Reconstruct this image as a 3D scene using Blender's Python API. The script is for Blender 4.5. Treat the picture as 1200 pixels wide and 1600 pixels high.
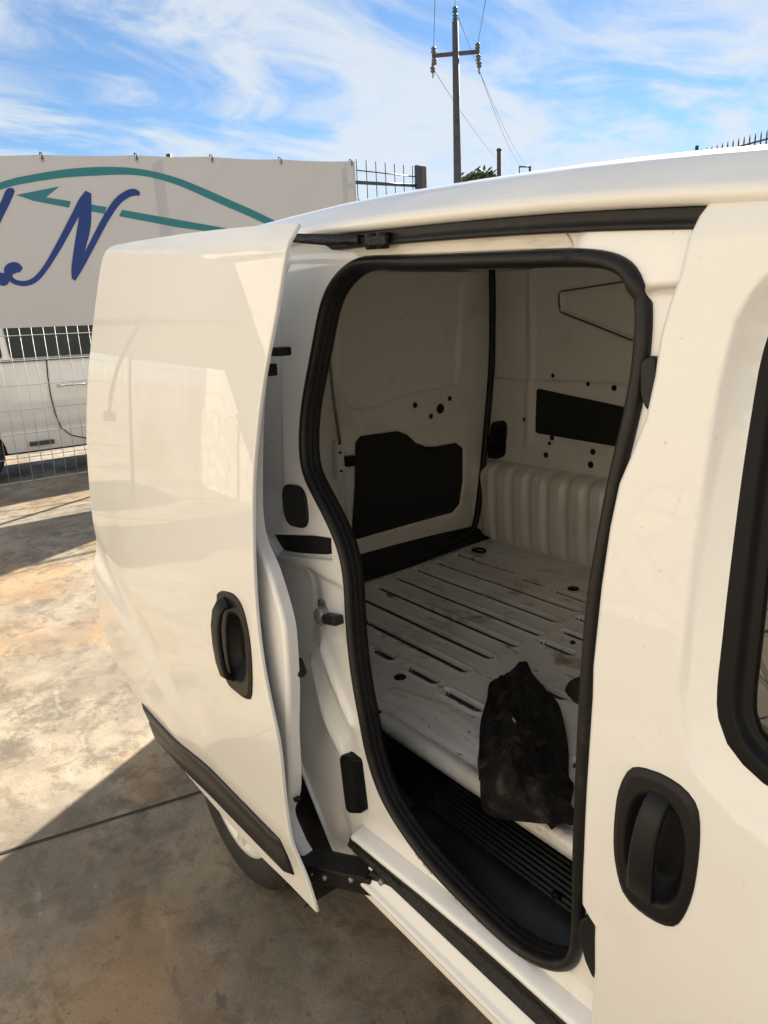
import bpy, bmesh, math, random
from mathutils import Vector, Matrix, noise
from mathutils.geometry import delaunay_2d_cdt
random.seed(7)
scn = bpy.context.scene
for o in list(bpy.data.objects): bpy.data.objects.remove(o)
COL = scn.collection
GZ = -0.07                                   # ground level

# ------------------------------------------------------------------ camera
cam_d = bpy.data.cameras.new('camera'); cam = bpy.data.objects.new('camera', cam_d); COL.objects.link(cam)
scn.camera = cam
cam_d.sensor_fit = 'VERTICAL'; cam_d.sensor_height = 24.0; cam_d.sensor_width = 18.0
cam_d.lens = 24.0*1100/1600; cam_d.clip_start = 0.02; cam_d.clip_end = 3000
RX_ = (0.61457277, 0.17928903, -0.76821596); RY_ = (0.78763839, -0.193639, 0.58491854); RZ_ = (-0.04388709, -0.96455139, -0.26022018)
m = Matrix.Identity(4)
for i, r in enumerate((RX_, RY_, RZ_)):
    m[i][0], m[i][1], m[i][2] = r[0], -r[1], -r[2]
m[2][3] = 1.48
cam.matrix_world = m
scn.render.resolution_x = 768; scn.render.resolution_y = 1024
# ------------------------------------------------------------------ sky, sun, exposure
SUN_EL = math.radians(30.0)
SUN_H = Vector((0.47, -0.88, 0)).normalized()          # way the light travels over the ground
sun_from = Vector((-SUN_H.x*math.cos(SUN_EL), -SUN_H.y*math.cos(SUN_EL), math.sin(SUN_EL)))
world = bpy.data.worlds.new('World'); scn.world = world; world.use_nodes = True
wt = world.node_tree; wt.nodes.clear()
def wn(t, **k):
    n = wt.nodes.new(t)
    for a, b in k.items(): setattr(n, a, b)
    return n
w_out = wn('ShaderNodeOutputWorld'); w_bg = wn('ShaderNodeBackground'); w_sky = wn('ShaderNodeTexSky')
w_sky.sky_type = 'NISHITA'; w_sky.sun_disc = False; w_sky.sun_elevation = SUN_EL
w_sky.sun_rotation = math.atan2(sun_from.x, sun_from.y)
w_sky.air_density = 1.0; w_sky.dust_density = 0.0; w_sky.ozone_density = 2.0; w_sky.altitude = 50
w_bg.inputs['Strength'].default_value = 0.053
w_tc = wn('ShaderNodeTexCoord'); w_sep = wn('ShaderNodeSeparateXYZ')
wt.links.new(w_tc.outputs['Generated'], w_sep.inputs[0])
def wmath(op, a, b=None, clamp=False):
    n = wn('ShaderNodeMath', operation=op); n.use_clamp = clamp
    for i, v in enumerate((a, b)):
        if v is None: continue
        if isinstance(v, (int, float)): n.inputs[i].default_value = v
        else: wt.links.new(v, n.inputs[i])
    return n.outputs[0]
zc = wmath('MAXIMUM', wmath('ADD', w_sep.outputs['Z'], 0.16), 0.05)
w_cmb = wn('ShaderNodeCombineXYZ')
wt.links.new(wmath('DIVIDE', w_sep.outputs['X'], zc), w_cmb.inputs['X'])
wt.links.new(wmath('DIVIDE', w_sep.outputs['Y'], zc), w_cmb.inputs['Y'])
w_map = wn('ShaderNodeMapping'); w_map.inputs['Rotation'].default_value = (0, 0, math.radians(28)); w_map.inputs['Scale'].default_value = (1.25, 0.78, 1); w_map.inputs['Location'].default_value = (1.7, 0.4, 0)
wt.links.new(w_cmb.outputs[0], w_map.inputs[0])
w_n1 = wn('ShaderNodeTexNoise'); w_n1.inputs['Scale'].default_value = 1.9; w_n1.inputs['Detail'].default_value = 10; w_n1.inputs['Roughness'].default_value = 0.60; w_n1.inputs['Distortion'].default_value = 1.3
wt.links.new(w_map.outputs[0], w_n1.inputs['Vector'])
w_n2 = wn('ShaderNodeTexNoise'); w_n2.inputs['Scale'].default_value = 0.75; w_n2.inputs['Detail'].default_value = 3
wt.links.new(w_map.outputs[0], w_n2.inputs['Vector'])
w_mr = wn('ShaderNodeMapRange', interpolation_type='SMOOTHSTEP'); w_mr.inputs['From Min'].default_value = 0.41; w_mr.inputs['From Max'].default_value = 0.60
cl = wmath('ADD', wmath('MULTIPLY', w_n1.outputs[0], 0.62), wmath('MULTIPLY', w_n2.outputs[0], 0.42))
wt.links.new(cl, w_mr.inputs['Value'])
w_mix = wn('ShaderNodeMixRGB'); w_mix.inputs['Color2'].default_value = (4.7, 5.05, 5.4, 1)
w_tint = wn('ShaderNodeMixRGB', blend_type='MULTIPLY'); w_tint.inputs['Fac'].default_value = 1.0; w_tint.inputs['Color2'].default_value = (0.60, 0.72, 0.82, 1)
wt.links.new(w_sky.outputs[0], w_tint.inputs['Color1'])
wt.links.new(w_tint.outputs[0], w_mix.inputs['Color1'])
wt.links.new(wmath('MULTIPLY', w_mr.outputs[0], 0.88), w_mix.inputs['Fac'])
wt.links.new(w_mix.outputs[0], w_bg.inputs['Color']); wt.links.new(w_bg.outputs[0], w_out.inputs['Surface'])
sun_d = bpy.data.lights.new('sun', 'SUN'); sun = bpy.data.objects.new('sun', sun_d); COL.objects.link(sun)
sun_d.energy = 5.0; sun_d.angle = math.radians(0.53); sun_d.color = (1.0, 0.92, 0.79)
sun.rotation_euler = (-sun_from).to_track_quat('-Z', 'Y').to_euler(); sun.location = sun_from*60
vs = scn.view_settings; vs.view_transform = 'Standard'; vs.look = 'None'; vs.gamma = 1.0; vs.use_curve_mapping = False
vs.exposure = 1.66
scn.render.engine = 'CYCLES'
scn.cycles.max_bounces = 10; scn.cycles.diffuse_bounces = 6

# ------------------------------------------------------------------ materials
MATS = {}
def mat(name, col=(0.5, 0.5, 0.5), rough=0.5, metal=0.0, coat=0.0, spec=0.5, bump=0.0, bscale=60.0, mott=None, coatr=0.03, **kw):
    """Principled material; mott=(colour2, scale, low, high, detail) mixes in a second colour by noise."""
    if name in MATS: return MATS[name]
    M = bpy.data.materials.new(name); M.use_nodes = True; nt = M.node_tree; b = nt.nodes['Principled BSDF']
    b.inputs['Base Color'].default_value = (*col, 1); b.inputs['Roughness'].default_value = rough; b.inputs['Metallic'].default_value = metal
    b.inputs['Coat Weight'].default_value = coat; b.inputs['Coat Roughness'].default_value = coatr; b.inputs['Specular IOR Level'].default_value = spec
    tc = nt.nodes.new('ShaderNodeTexCoord')
    last = None
    for mm in ([mott] if mott and not isinstance(mott, list) else (mott or [])):
        c2, sc, lo, hi, det = mm[:5]
        n = nt.nodes.new('ShaderNodeTexNoise'); n.inputs['Scale'].default_value = sc; n.inputs['Detail'].default_value = det; n.inputs['Roughness'].default_value = 0.62
        if len(mm) > 5:
            mp = nt.nodes.new('ShaderNodeMapping'); mp.inputs['Scale'].default_value = mm[5]; mp.inputs['Location'].default_value = (sc*0.13, sc*0.07, 0.3)
            nt.links.new(tc.outputs['Object'], mp.inputs[0]); nt.links.new(mp.outputs[0], n.inputs['Vector'])
        else: nt.links.new(tc.outputs['Object'], n.inputs['Vector'])
        r = nt.nodes.new('ShaderNodeMapRange'); r.interpolation_type = 'SMOOTHSTEP'; r.inputs['From Min'].default_value = lo; r.inputs['From Max'].default_value = hi
        nt.links.new(n.outputs[0], r.inputs['Value'])
        mx = nt.nodes.new('ShaderNodeMixRGB'); mx.inputs['Color2'].default_value = (*c2, 1)
        if last is None: mx.inputs['Color1'].default_value = (*col, 1)
        else: nt.links.new(last, mx.inputs['Color1'])
        nt.links.new(r.outputs[0], mx.inputs['Fac']); last = mx.outputs[0]
    if last is not None: nt.links.new(last, b.inputs['Base Color'])
    if bump > 0:
        n = nt.nodes.new('ShaderNodeTexNoise'); n.inputs['Scale'].default_value = bscale; n.inputs['Detail'].default_value = 4
        nt.links.new(tc.outputs['Object'], n.inputs['Vector'])
        bp = nt.nodes.new('ShaderNodeBump'); bp.inputs['Strength'].default_value = bump; bp.inputs['Distance'].default_value = 0.01
        nt.links.new(n.outputs[0], bp.inputs['Height']); nt.links.new(bp.outputs[0], b.inputs['Normal'])
    for k, v in kw.items(): b.inputs[k.replace('_', ' ')].default_value = v
    MATS[name] = M
    return M
PAINT = mat('van_white_paint', (0.77, 0.765, 0.74), 0.5, coat=1.0, spec=0.15, coatr=0.012, mott=[((0.72, 0.70, 0.66), 3.0, 0.52, 0.75, 6), ((0.62, 0.58, 0.52), 90.0, 0.66, 0.78, 3)])
JAMB = mat('jamb_white_paint', (0.80, 0.80, 0.79), 0.42, coat=0.9, coatr=0.06, mott=[((0.64, 0.60, 0.54), 9.0, 0.58, 0.82, 6), ((0.20, 0.18, 0.15), 55.0, 0.70, 0.80, 3)])
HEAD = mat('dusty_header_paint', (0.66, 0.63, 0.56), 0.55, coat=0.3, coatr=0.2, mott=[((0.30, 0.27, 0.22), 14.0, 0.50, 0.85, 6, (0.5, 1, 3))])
INNER = mat('cargo_grey_white_paint', (0.76, 0.75, 0.72), 0.45, coat=0.5, coatr=0.12, mott=[((0.60, 0.575, 0.53), 5.0, 0.52, 0.80, 6), ((0.12, 0.10, 0.08), 38.0, 0.715, 0.77, 3)])
FLOORM = mat('scuffed_floor_paint', (0.80, 0.80, 0.80), 0.42, coat=0.6, coatr=0.14, mott=[((0.55, 0.53, 0.49), 4.0, 0.46, 0.76, 7), ((0.30, 0.25, 0.19), 7.0, 0.56, 0.72, 9), ((0.14, 0.11, 0.08), 16.0, 0.60, 0.72, 9, (0.6, 2.2, 1)), ((0.08, 0.07, 0.055), 42.0, 0.66, 0.72, 5, (0.5, 1.6, 1)), ((0.10, 0.08, 0.06), 70.0, 0.68, 0.73, 3)])
BLK = mat('black_plastic', (0.007, 0.007, 0.008), 0.40, spec=0.28, bump=0.15, bscale=900)
BLKG = mat('black_gloss_plastic', (0.005, 0.005, 0.006), 0.35, spec=0.14)
RUB = mat('black_rubber_seal', (0.008, 0.0075, 0.0075), 0.42, spec=0.3, mott=((0.028, 0.025, 0.022), 45.0, 0.55, 0.8, 5))
GRIME = mat('grimy_black_metal', (0.008, 0.0075, 0.0075), 0.42, spec=0.3, mott=((0.03, 0.026, 0.022), 30.0, 0.52, 0.78, 6), bump=0.4, bscale=150)
DARK = mat('dark_cavity', (0.006, 0.006, 0.007), 0.8)
TRIMB = mat('grey_black_rubbing_strip', (0.016, 0.015, 0.015), 0.38, spec=0.4, bump=0.12, bscale=700)
DPANEL = mat('dark_trim_board', (0.010, 0.010, 0.011), 0.75)
STEPM = mat('scuffed_step_plastic', (0.010, 0.0095, 0.009), 0.42, spec=0.35, mott=[((0.035, 0.033, 0.030), 8.0, 0.5, 0.7, 5), ((0.20, 0.19, 0.17), 26.0, 0.70, 0.78, 8, (0.5, 1.8, 1))])
GLASS = mat('tinted_window_glass', (0.010, 0.013, 0.014), 0.02, spec=0.9)
TYRE = mat('tyre_rubber', (0.018, 0.017, 0.017), 0.75, mott=((0.05, 0.045, 0.04), 14.0, 0.5, 0.8, 5), bump=0.2, bscale=120)
HUB = mat('silver_hubcap', (0.72, 0.72, 0.71), 0.35, metal=0.15, mott=((0.45, 0.42, 0.37), 12.0, 0.58, 0.82, 5))
STEEL = mat('dull_steel', (0.30, 0.29, 0.28), 0.45, metal=0.7, mott=((0.10, 0.08, 0.07), 60.0, 0.5, 0.75, 4))
GALV = mat('galvanised_wire', (0.46, 0.46, 0.45), 0.45, metal=0.35)

# ------------------------------------------------------------------ mesh helpers
def link(o, parent=None):
    COL.objects.link(o)
    if parent is not None:
        o.parent = parent
        if parent.type == 'EMPTY': o.matrix_parent_inverse = Matrix.Translation(parent.location).inverted()
    return o
def build(name, V, Fc, material, parent=None, smooth=True, N=None):
    me = bpy.data.meshes.new(name); me.from_pydata([tuple(v) for v in V], [], Fc); me.update()
    me.materials.append(material)
    for p in me.polygons: p.use_smooth = smooth
    if N is not None: me.normals_split_custom_set_from_vertices([tuple(n) for n in N])
    return link(bpy.data.objects.new(name, me), parent)
def thing(name, loc, label, cat, group=None):
    o = bpy.data.objects.new(name, None); COL.objects.link(o); o.location = loc; o.empty_display_size = 0.2
    o['label'] = label; o['category'] = cat
    if group: o['group'] = group
    return o
def tag(o, label, cat, group=None):
    o['label'] = label; o['category'] = cat
    if group: o['group'] = group
    return o
def sm(a, b, x):
    t = min(1, max(0, (x-a)/(b-a))); return t*t*(3-2*t)
def lerp_tab(tab, x):
    tab = sorted(tab)
    if x <= tab[0][0]: return tab[0][1]
    for (a, va), (b, vb) in zip(tab, tab[1:]):
        if x <= b: return va+(vb-va)*(x-a)/(b-a)
    return tab[-1][1]
def resample(P, step, closed=True, smooth=True):
    """Points along a polyline or a Catmull-Rom curve through it."""
    n = len(P); out = []
    for i in range(n if closed else n-1):
        p1 = P[i]; p2 = P[(i+1) % n]
        p0 = P[i-1] if (closed or i > 0) else p1; p3 = P[(i+2) % n] if (closed or i+2 < n) else p2
        L = math.dist(p1, p2); k = max(1, int(round(L/step)))
        for j in range(k):
            t = j/k
            if smooth:
                q = [0.5*((2*b)+(c-a)*t+(2*a-5*b+4*c-d)*t*t+(3*b-a-3*c+d)*t**3) for a, b, c, d in zip(p0, p1, p2, p3)]
            else: q = [b+(c-b)*t for b, c in zip(p1, p2)]
            out.append(tuple(q))
    if not closed: out.append(tuple(P[-1]))
    return out
def round_poly(P, r, seg=4):
    """Rounds the corners of a polygon."""
    out = []; n = len(P)
    for i in range(n):
        a, b, c = Vector(P[i-1]), Vector(P[i]), Vector(P[(i+1) % n])
        u = (a-b); v = (c-b); rr = min(r, u.length*0.45, v.length*0.45); u.normalize(); v.normalize()
        s = b+u*rr; e = b+v*rr
        for k in range(seg+1):
            t = k/seg; out.append(tuple(s*(1-t)**2+b*2*t*(1-t)+e*t*t))
    return out
def area(P): return 0.5*sum(P[i-1][0]*P[i][1]-P[i][0]*P[i-1][1] for i in range(len(P)))
def inside(P, x, y):
    c = False; n = len(P); j = n-1
    for i in range(n):
        xi, yi = P[i]; xj, yj = P[j]
        if (yi > y) != (yj > y) and x < (xj-xi)*(y-yi)/(yj-yi)+xi: c = not c
        j = i
    return c
def sdist(P, x, y, closed=True):
    d = 1e9; n = len(P)
    for i in range(n if closed else n-1):
        ax, ay = P[i]; bx, by = P[(i+1) % n]; dx, dy = bx-ax, by-ay; L = dx*dx+dy*dy or 1e-12
        t = min(1, max(0, ((x-ax)*dx+(y-ay)*dy)/L)); d = min(d, math.hypot(x-ax-t*dx, y-ay-t*dy))
    return d
def offset_loop(P, d):
    """d > 0 grows the loop."""
    s = 1 if area(P) > 0 else -1; n = len(P); out = []
    for i in range(n):
        a, b = P[i-1], P[(i+1) % n]; tx, ty = b[0]-a[0], b[1]-a[1]; L = math.hypot(tx, ty) or 1
        out.append((P[i][0]+s*ty/L*d, P[i][1]-s*tx/L*d))
    return out
def panel(name, outer, fn, step, material, parent=None, holes=(), sgn=1, thick=0.0, r=0.0, back=True, grids=None, rim_holes=True, extra=()):
    """Sheet over a 2-D outline mapped through fn(a, b) -> point, with true normals, a rounded rim and thickness."""
    loops = [outer]+list(holes); pts = []; edges = []
    for L in loops:
        o = len(pts); pts += [Vector(p) for p in L]; edges += [(o+i, o+(i+1) % len(L)) for i in range(len(L))]
    nb = len(pts)
    for L in extra:
        o = len(pts); pts += [Vector(p) for p in L]; edges += [(o+i, o+i+1) for i in range(len(L)-1)]
    xs = [p[0] for p in outer]; ys = [p[1] for p in outer]
    for (x0, x1, y0, y1, st) in (grids or [(min(xs), max(xs), min(ys), max(ys), step)]):
        nx = max(1, int((x1-x0)/st)); ny = max(1, int((y1-y0)/st))
        allb = [q for L in loops for q in L]
        cell = {}
        for q in allb: cell.setdefault((int(q[0]//st), int(q[1]//st)), []).append(q)
        for i in range(nx+1):
            for j in range(ny+1):
                x = x0+(x1-x0)*(i+0.5*(j % 2))/nx; y = y0+(y1-y0)*j/ny
                ci, cj = int(x//st), int(y//st)
                if any(math.dist(q, (x, y)) < st*0.5 for a in (-1, 0, 1) for b in (-1, 0, 1) for q in cell.get((ci+a, cj+b), ())): continue
                if not inside(outer, x, y) or any(inside(h, x, y) for h in holes): continue
                pts.append(Vector((x, y)))
    v2, e2, f2, ov, oe, of = delaunay_2d_cdt(pts, edges, [], 0, 1e-7)
    F = []
    for f in f2:
        cx = sum(v2[i][0] for i in f)/len(f); cy = sum(v2[i][1] for i in f)/len(f)
        if inside(outer, cx, cy) and not any(inside(h, cx, cy) for h in holes):
            f = list(f)
            if area([tuple(v2[i]) for i in f]) < 0: f.reverse()
            F.append(f)
    e = 2e-3
    def pn(a, b):
        P = Vector(fn(a, b)); da = Vector(fn(a+e, b))-Vector(fn(a-e, b)); db = Vector(fn(a, b+e))-Vector(fn(a, b-e))
        n = da.cross(db); n.normalize(); return P, n*sgn
    V = []; N = []
    for p in v2:
        P, n = pn(p[0], p[1]); V.append(P); N.append(n)
    if sgn < 0: F = [f[::-1] for f in F]
    base = len(V)
    if thick > 0 and back:
        for i in range(base): V.append(V[i]-N[i]*(thick+r)); N.append(-N[i])
        F += [[i+base for i in f[::-1]] for f in F[:]]
    if r > 0 or thick > 0:
        for li, L in enumerate(loops):
            if li > 0 and not rim_holes: continue
            rings = []; n_ = len(L); ori = (1 if area(L) > 0 else -1)*(1 if li == 0 else -1)
            prof = [(r*math.sin(t*math.pi/8), r*(1-math.cos(t*math.pi/8)), t*math.pi/8) for t in range(5)] if r > 0 else [(0, 0, math.pi/2)]
            if thick > 0: prof.append((r, r+thick, math.pi/2))
            fr = []
            for i in range(n_):
                P, n = pn(*L[i]); T = Vector(fn(*L[(i+1) % n_]))-Vector(fn(*L[i-1]))
                O = T.cross(n)*ori*sgn
                if O.length < 1e-9: O = Vector((1, 0, 0))
                O.normalize(); fr.append((P, n, O))
            for (a, b, th) in prof:
                o = len(V); rings.append(o)
                for (P, n, O) in fr: V.append(P+O*a-n*b); N.append(n*math.cos(th)+O*math.sin(th))
            for q in range(len(rings)-1):
                for i in range(n_):
                    j = (i+1) % n_; f = [rings[q]+i, rings[q]+j, rings[q+1]+j, rings[q+1]+i]
                    F.append(f[::-1] if ori*sgn > 0 else f)
    return build(name, V, F, material, parent, N=N)
def sweep(name, path, prof, material, parent=None, closed=True, frame=None, smooth=True, pclosed=True):
    """prof points (o, d) carried along path; frame(i) -> (origin, o axis, d axis)."""
    n = len(path); k = len(prof); V = []; F = []
    for i in range(n):
        P, O, Dv = frame(i)
        for (o, d) in prof: V.append(P+O*o+Dv*d)
    for i in range(n if closed else n-1):
        for j in range(k if pclosed else k-1):
            a = i*k+j; b = i*k+(j+1) % k; c = ((i+1) % n)*k+(j+1) % k; d = ((i+1) % n)*k+j
            F.append((a, b, c, d))
    if not closed and pclosed: F.append(tuple(range(k))[::-1]); F.append(tuple((n-1)*k+j for j in range(k)))
    o = build(name, V, F, material, parent, smooth=smooth)
    bm = bmesh.new(); bm.from_mesh(o.data); bmesh.ops.recalc_face_normals(bm, faces=bm.faces); bm.to_mesh(o.data); bm.free()
    return o
def tube_geo(path, rad, seg=8):
    V = []; F = []; n = len(path); path = [Vector(p) for p in path]
    rads = rad if isinstance(rad, (list, tuple)) else [rad]*n
    up = None
    for i in range(n):
        T = (path[min(i+1, n-1)]-path[max(i-1, 0)]).normalized()
        if up is None: up = Vector((0, 0, 1)) if abs(T.z) < 0.9 else Vector((1, 0, 0))
        A = T.cross(up); A.normalize(); B = A.cross(T); up = B
        for j in range(seg):
            t = 2*math.pi*j/seg; V.append(path[i]+A*math.cos(t)*rads[i]+B*math.sin(t)*rads[i])
    for i in range(n-1):
        for j in range(seg):
            a = i*seg+j; b = i*seg+(j+1) % seg; F.append((a, b, b+seg, a+seg))
    F.append(tuple(range(seg))[::-1]); F.append(tuple((n-1)*seg+j for j in range(seg)))
    return V, F
def tube(name, path, rad, material, parent=None, seg=8): 
    V, F = tube_geo(path, rad, seg); return build(name, V, F, material, parent)
def merge(*gs):
    V = []; F = []
    for (v, f) in gs:
        o = len(V); V += list(v); F += [tuple(i+o for i in q) for q in f]
    return V, F
def box_geo(c, s, rot=None, bev=0.0):
    bm = bmesh.new(); bmesh.ops.create_cube(bm, size=1.0)
    bmesh.ops.scale(bm, vec=Vector(s), verts=bm.verts)
    if bev > 0: bmesh.ops.bevel(bm, geom=list(bm.edges), offset=bev, segments=3, affect='EDGES', profile=0.5)
    M = (rot.to_4x4() if rot is not None else Matrix.Identity(4)); M = Matrix.Translation(Vector(c)) @ M
    V = [M @ v.co for v in bm.verts]; bm.verts.index_update(); F = [tuple(v.index for v in f.verts) for f in bm.faces]; bm.free()
    return V, F
def box(name, c, s, material, parent=None, rot=None, bev=0.004): 
    V, F = box_geo(c, s, rot, bev); return build(name, V, F, material, parent, smooth=False)
def lathe_geo(prof, c, axis='Y', seg=48):
    V = []; F = []; k = len(prof); c = Vector(c)
    for i in range(seg):
        t = 2*math.pi*i/seg
        for (r, h) in prof:
            if axis == 'Y': V.append(c+Vector((r*math.cos(t), h, r*math.sin(t))))
            elif axis == 'X': V.append(c+Vector((h, r*math.cos(t), r*math.sin(t))))
            else: V.append(c+Vector((r*math.cos(t), r*math.sin(t), h)))
    for i in range(seg):
        for j in range(k-1): F.append((i*k+j, i*k+j+1, ((i+1) % seg)*k+j+1, ((i+1) % seg)*k+j))
    return V, F
def fixn(o):
    bm = bmesh.new(); bm.from_mesh(o.data); bmesh.ops.recalc_face_normals(bm, faces=bm.faces); bm.to_mesh(o.data); bm.free(); return o
def loft(name, secs, material, parent=None, closed=False, flip=False):
    V = []; F = []; k = len(secs[0])
    for s in secs: V += [Vector(p) for p in s]
    for i in range(len(secs)-1):
        for j in range(k if closed else k-1):
            f = (i*k+j, i*k+(j+1) % k, (i+1)*k+(j+1) % k, (i+1)*k+j); F.append(f[::-1] if flip else f)
    return build(name, V, F, material, parent)

# ------------------------------------------------------------------ ground
def ground_material():
    M = bpy.data.materials.new('stained_concrete'); M.use_nodes = True; nt = M.node_tree; b = nt.nodes['Principled BSDF']
    tc = nt.nodes.new('ShaderNodeTexCoord')
    def nz(sc, det, ro=0.6, mp=None, dist=0.0):
        n = nt.nodes.new('ShaderNodeTexNoise'); n.inputs['Scale'].default_value = sc; n.inputs['Detail'].default_value = det; n.inputs['Roughness'].default_value = ro; n.inputs['Distortion'].default_value = dist
        if mp:
            q = nt.nodes.new('ShaderNodeMapping'); q.inputs['Location'].default_value = mp[0]; q.inputs['Rotation'].default_value = (0, 0, mp[1]); q.inputs['Scale'].default_value = mp[2]
            nt.links.new(tc.outputs['Object'], q.inputs[0]); nt.links.new(q.outputs[0], n.inputs['Vector'])
        else: nt.links.new(tc.outputs['Object'], n.inputs['Vector'])
        return n.outputs[0]
    def rng(v, lo, hi, t0=0.0, t1=1.0):
        r = nt.nodes.new('ShaderNodeMapRange'); r.interpolation_type = 'SMOOTHSTEP'
        for k, x in (('From Min', lo), ('From Max', hi), ('To Min', t0), ('To Max', t1)): r.inputs[k].default_value = x
        nt.links.new(v, r.inputs['Value']); return r.outputs[0]
    def mix(c1, c2, f, mode='MIX'):
        x = nt.nodes.new('ShaderNodeMixRGB'); x.blend_type = mode
        for nm, c in (('Color1', c1), ('Color2', c2)):
            if isinstance(c, tuple): x.inputs[nm].default_value = (*c, 1)
            else: nt.links.new(c, x.inputs[nm])
        if isinstance(f, float): x.inputs['Fac'].default_value = f
        else: nt.links.new(f, x.inputs['Fac'])
        return x.outputs[0]
    c = mix((0.325, 0.270, 0.195), (0.180, 0.148, 0.110), rng(nz(1.1, 12, 0.70), 0.40, 0.62))
    c = mix(c, (0.104, 0.085, 0.067), rng(nz(3.3, 12, 0.74, ((4, 2, 0), 0.5, (1, 1, 1))), 0.50, 0.64, 0, 0.8))
    c = mix(c, (0.354, 0.317, 0.256), rng(nz(6.0, 7, 0.6, ((1, 7, 0), 0.2, (0.5, 1.6, 1)), 0.6), 0.55, 0.74, 0, 0.7))
    c = mix(c, (0.340, 0.210, 0.095), rng(nz(0.85, 5, 0.55, ((9.3, 3.1, 0), 0.0, (1, 1, 1))), 0.47, 0.62, 0, 0.65))
    c = mix(c, (0.122, 0.095, 0.063), rng(nz(7.5, 8, 0.7, ((2, 5, 0), 0.9, (1, 1.2, 1)), 0.4), 0.50, 0.60, 0, 0.55))
    c = mix(c, (0.268, 0.244, 0.201), rng(nz(4.6, 9, 0.72, ((8, 1, 0), 0.3, (1, 1, 1)), 0.3), 0.54, 0.68, 0, 0.42))
    c = mix(c, (0.091, 0.081, 0.067), rng(nz(14.0, 4, 0.5), 0.66, 0.72, 0, 0.7))
    c = mix(c, (0.061, 0.055, 0.049), rng(nz(85.0, 4, 0.7), 0.58, 0.68, 0, 0.55))
    c = mix(c, (0.366, 0.329, 0.281), rng(nz(110.0, 5, 0.7, ((3, 3, 0), 0.4, (0.8, 1.2, 1))), 0.60, 0.72, 0, 0.35))
    vo = nt.nodes.new('ShaderNodeTexVoronoi'); vo.feature = 'DISTANCE_TO_EDGE'; vo.inputs['Scale'].default_value = 5.5
    wv = nt.nodes.new('ShaderNodeMixRGB'); wv.blend_type = 'ADD'; wv.inputs['Fac'].default_value = 0.22; nt.links.new(tc.outputs['Object'], wv.inputs['Color1'])
    wz = nt.nodes.new('ShaderNodeTexNoise'); wz.inputs['Scale'].default_value = 9; wz.inputs['Detail'].default_value = 6; nt.links.new(tc.outputs['Object'], wz.inputs['Vector']); nt.links.new(wz.outputs['Color'], wv.inputs['Color2'])
    nt.links.new(wv.outputs[0], vo.inputs['Vector'])
    ck_ = nt.nodes.new('ShaderNodeMath'); ck_.operation = 'MULTIPLY'; nt.links.new(rng(vo.outputs['Distance'], 0.0, 0.012, 1, 0), ck_.inputs[0]); nt.links.new(rng(nz(1.7, 4, 0.6, ((7, 1, 0), 0, (1, 1, 1))), 0.50, 0.62, 0, 0.75), ck_.inputs[1])
    c = mix(c, (0.073, 0.061, 0.051), ck_.outputs[0])
    nt.links.new(c, b.inputs['Base Color'])
    b.inputs['Roughness'].default_value = 0.72
    nt.links.new(rng(nz(2.0, 5), 0.35, 0.65, 0.52, 0.85), b.inputs['Roughness'])
    hn = nt.nodes.new('ShaderNodeMath'); hn.operation = 'ADD'
    nt.links.new(nz(9.0, 6), hn.inputs[0]); nt.links.new(nz(160.0, 4), hn.inputs[1])
    bp = nt.nodes.new('ShaderNodeBump'); bp.inputs['Strength'].default_value = 0.17; bp.inputs['Distance'].default_value = 0.012
    nt.links.new(hn.outputs[0], bp.inputs['Height']); nt.links.new(bp.outputs[0], b.inputs['Normal'])
    return M
CONC = ground_material()
S_ = 600
g = build('ground', [(-S_, -S_, GZ), (S_, -S_, GZ), (S_, S_, GZ), (-S_, S_, GZ)], [(0, 1, 2, 3)], CONC, smooth=False); g['kind'] = 'structure'
JOINT = mat('joint_filler', (0.030, 0.027, 0.025), 0.85)
def joint(p, q, w=0.006):
    p = Vector((*p, GZ+0.004)); q = Vector((*q, GZ+0.004)); d = (q-p).normalized(); s = Vector((-d.y, d.x, 0)); n = 60; V = []; F = []
    for i in range(n+1):
        c = p+(q-p)*i/n; k = w*(0.8+0.4*random.random())
        V += [c-s*k, c+s*k]
    F = [(2*i, 2*i+2, 2*i+3, 2*i+1) for i in range(n)]
    o = build('paving_joint', V, F, JOINT, g, smooth=False); return o
jp = Vector((-2.235, 0.134)); jd = Vector((-2.10, 0.733))-jp
joint(jp-jd*9, jp+jd*14)
joint(jp-jd*9+Vector((5.0, 0)), jp+jd*14+Vector((5.0, 0)))
joint(jp-jd*9+Vector((-5.2, 0)), jp+jd*14+Vector((-5.2, 0)))
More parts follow.
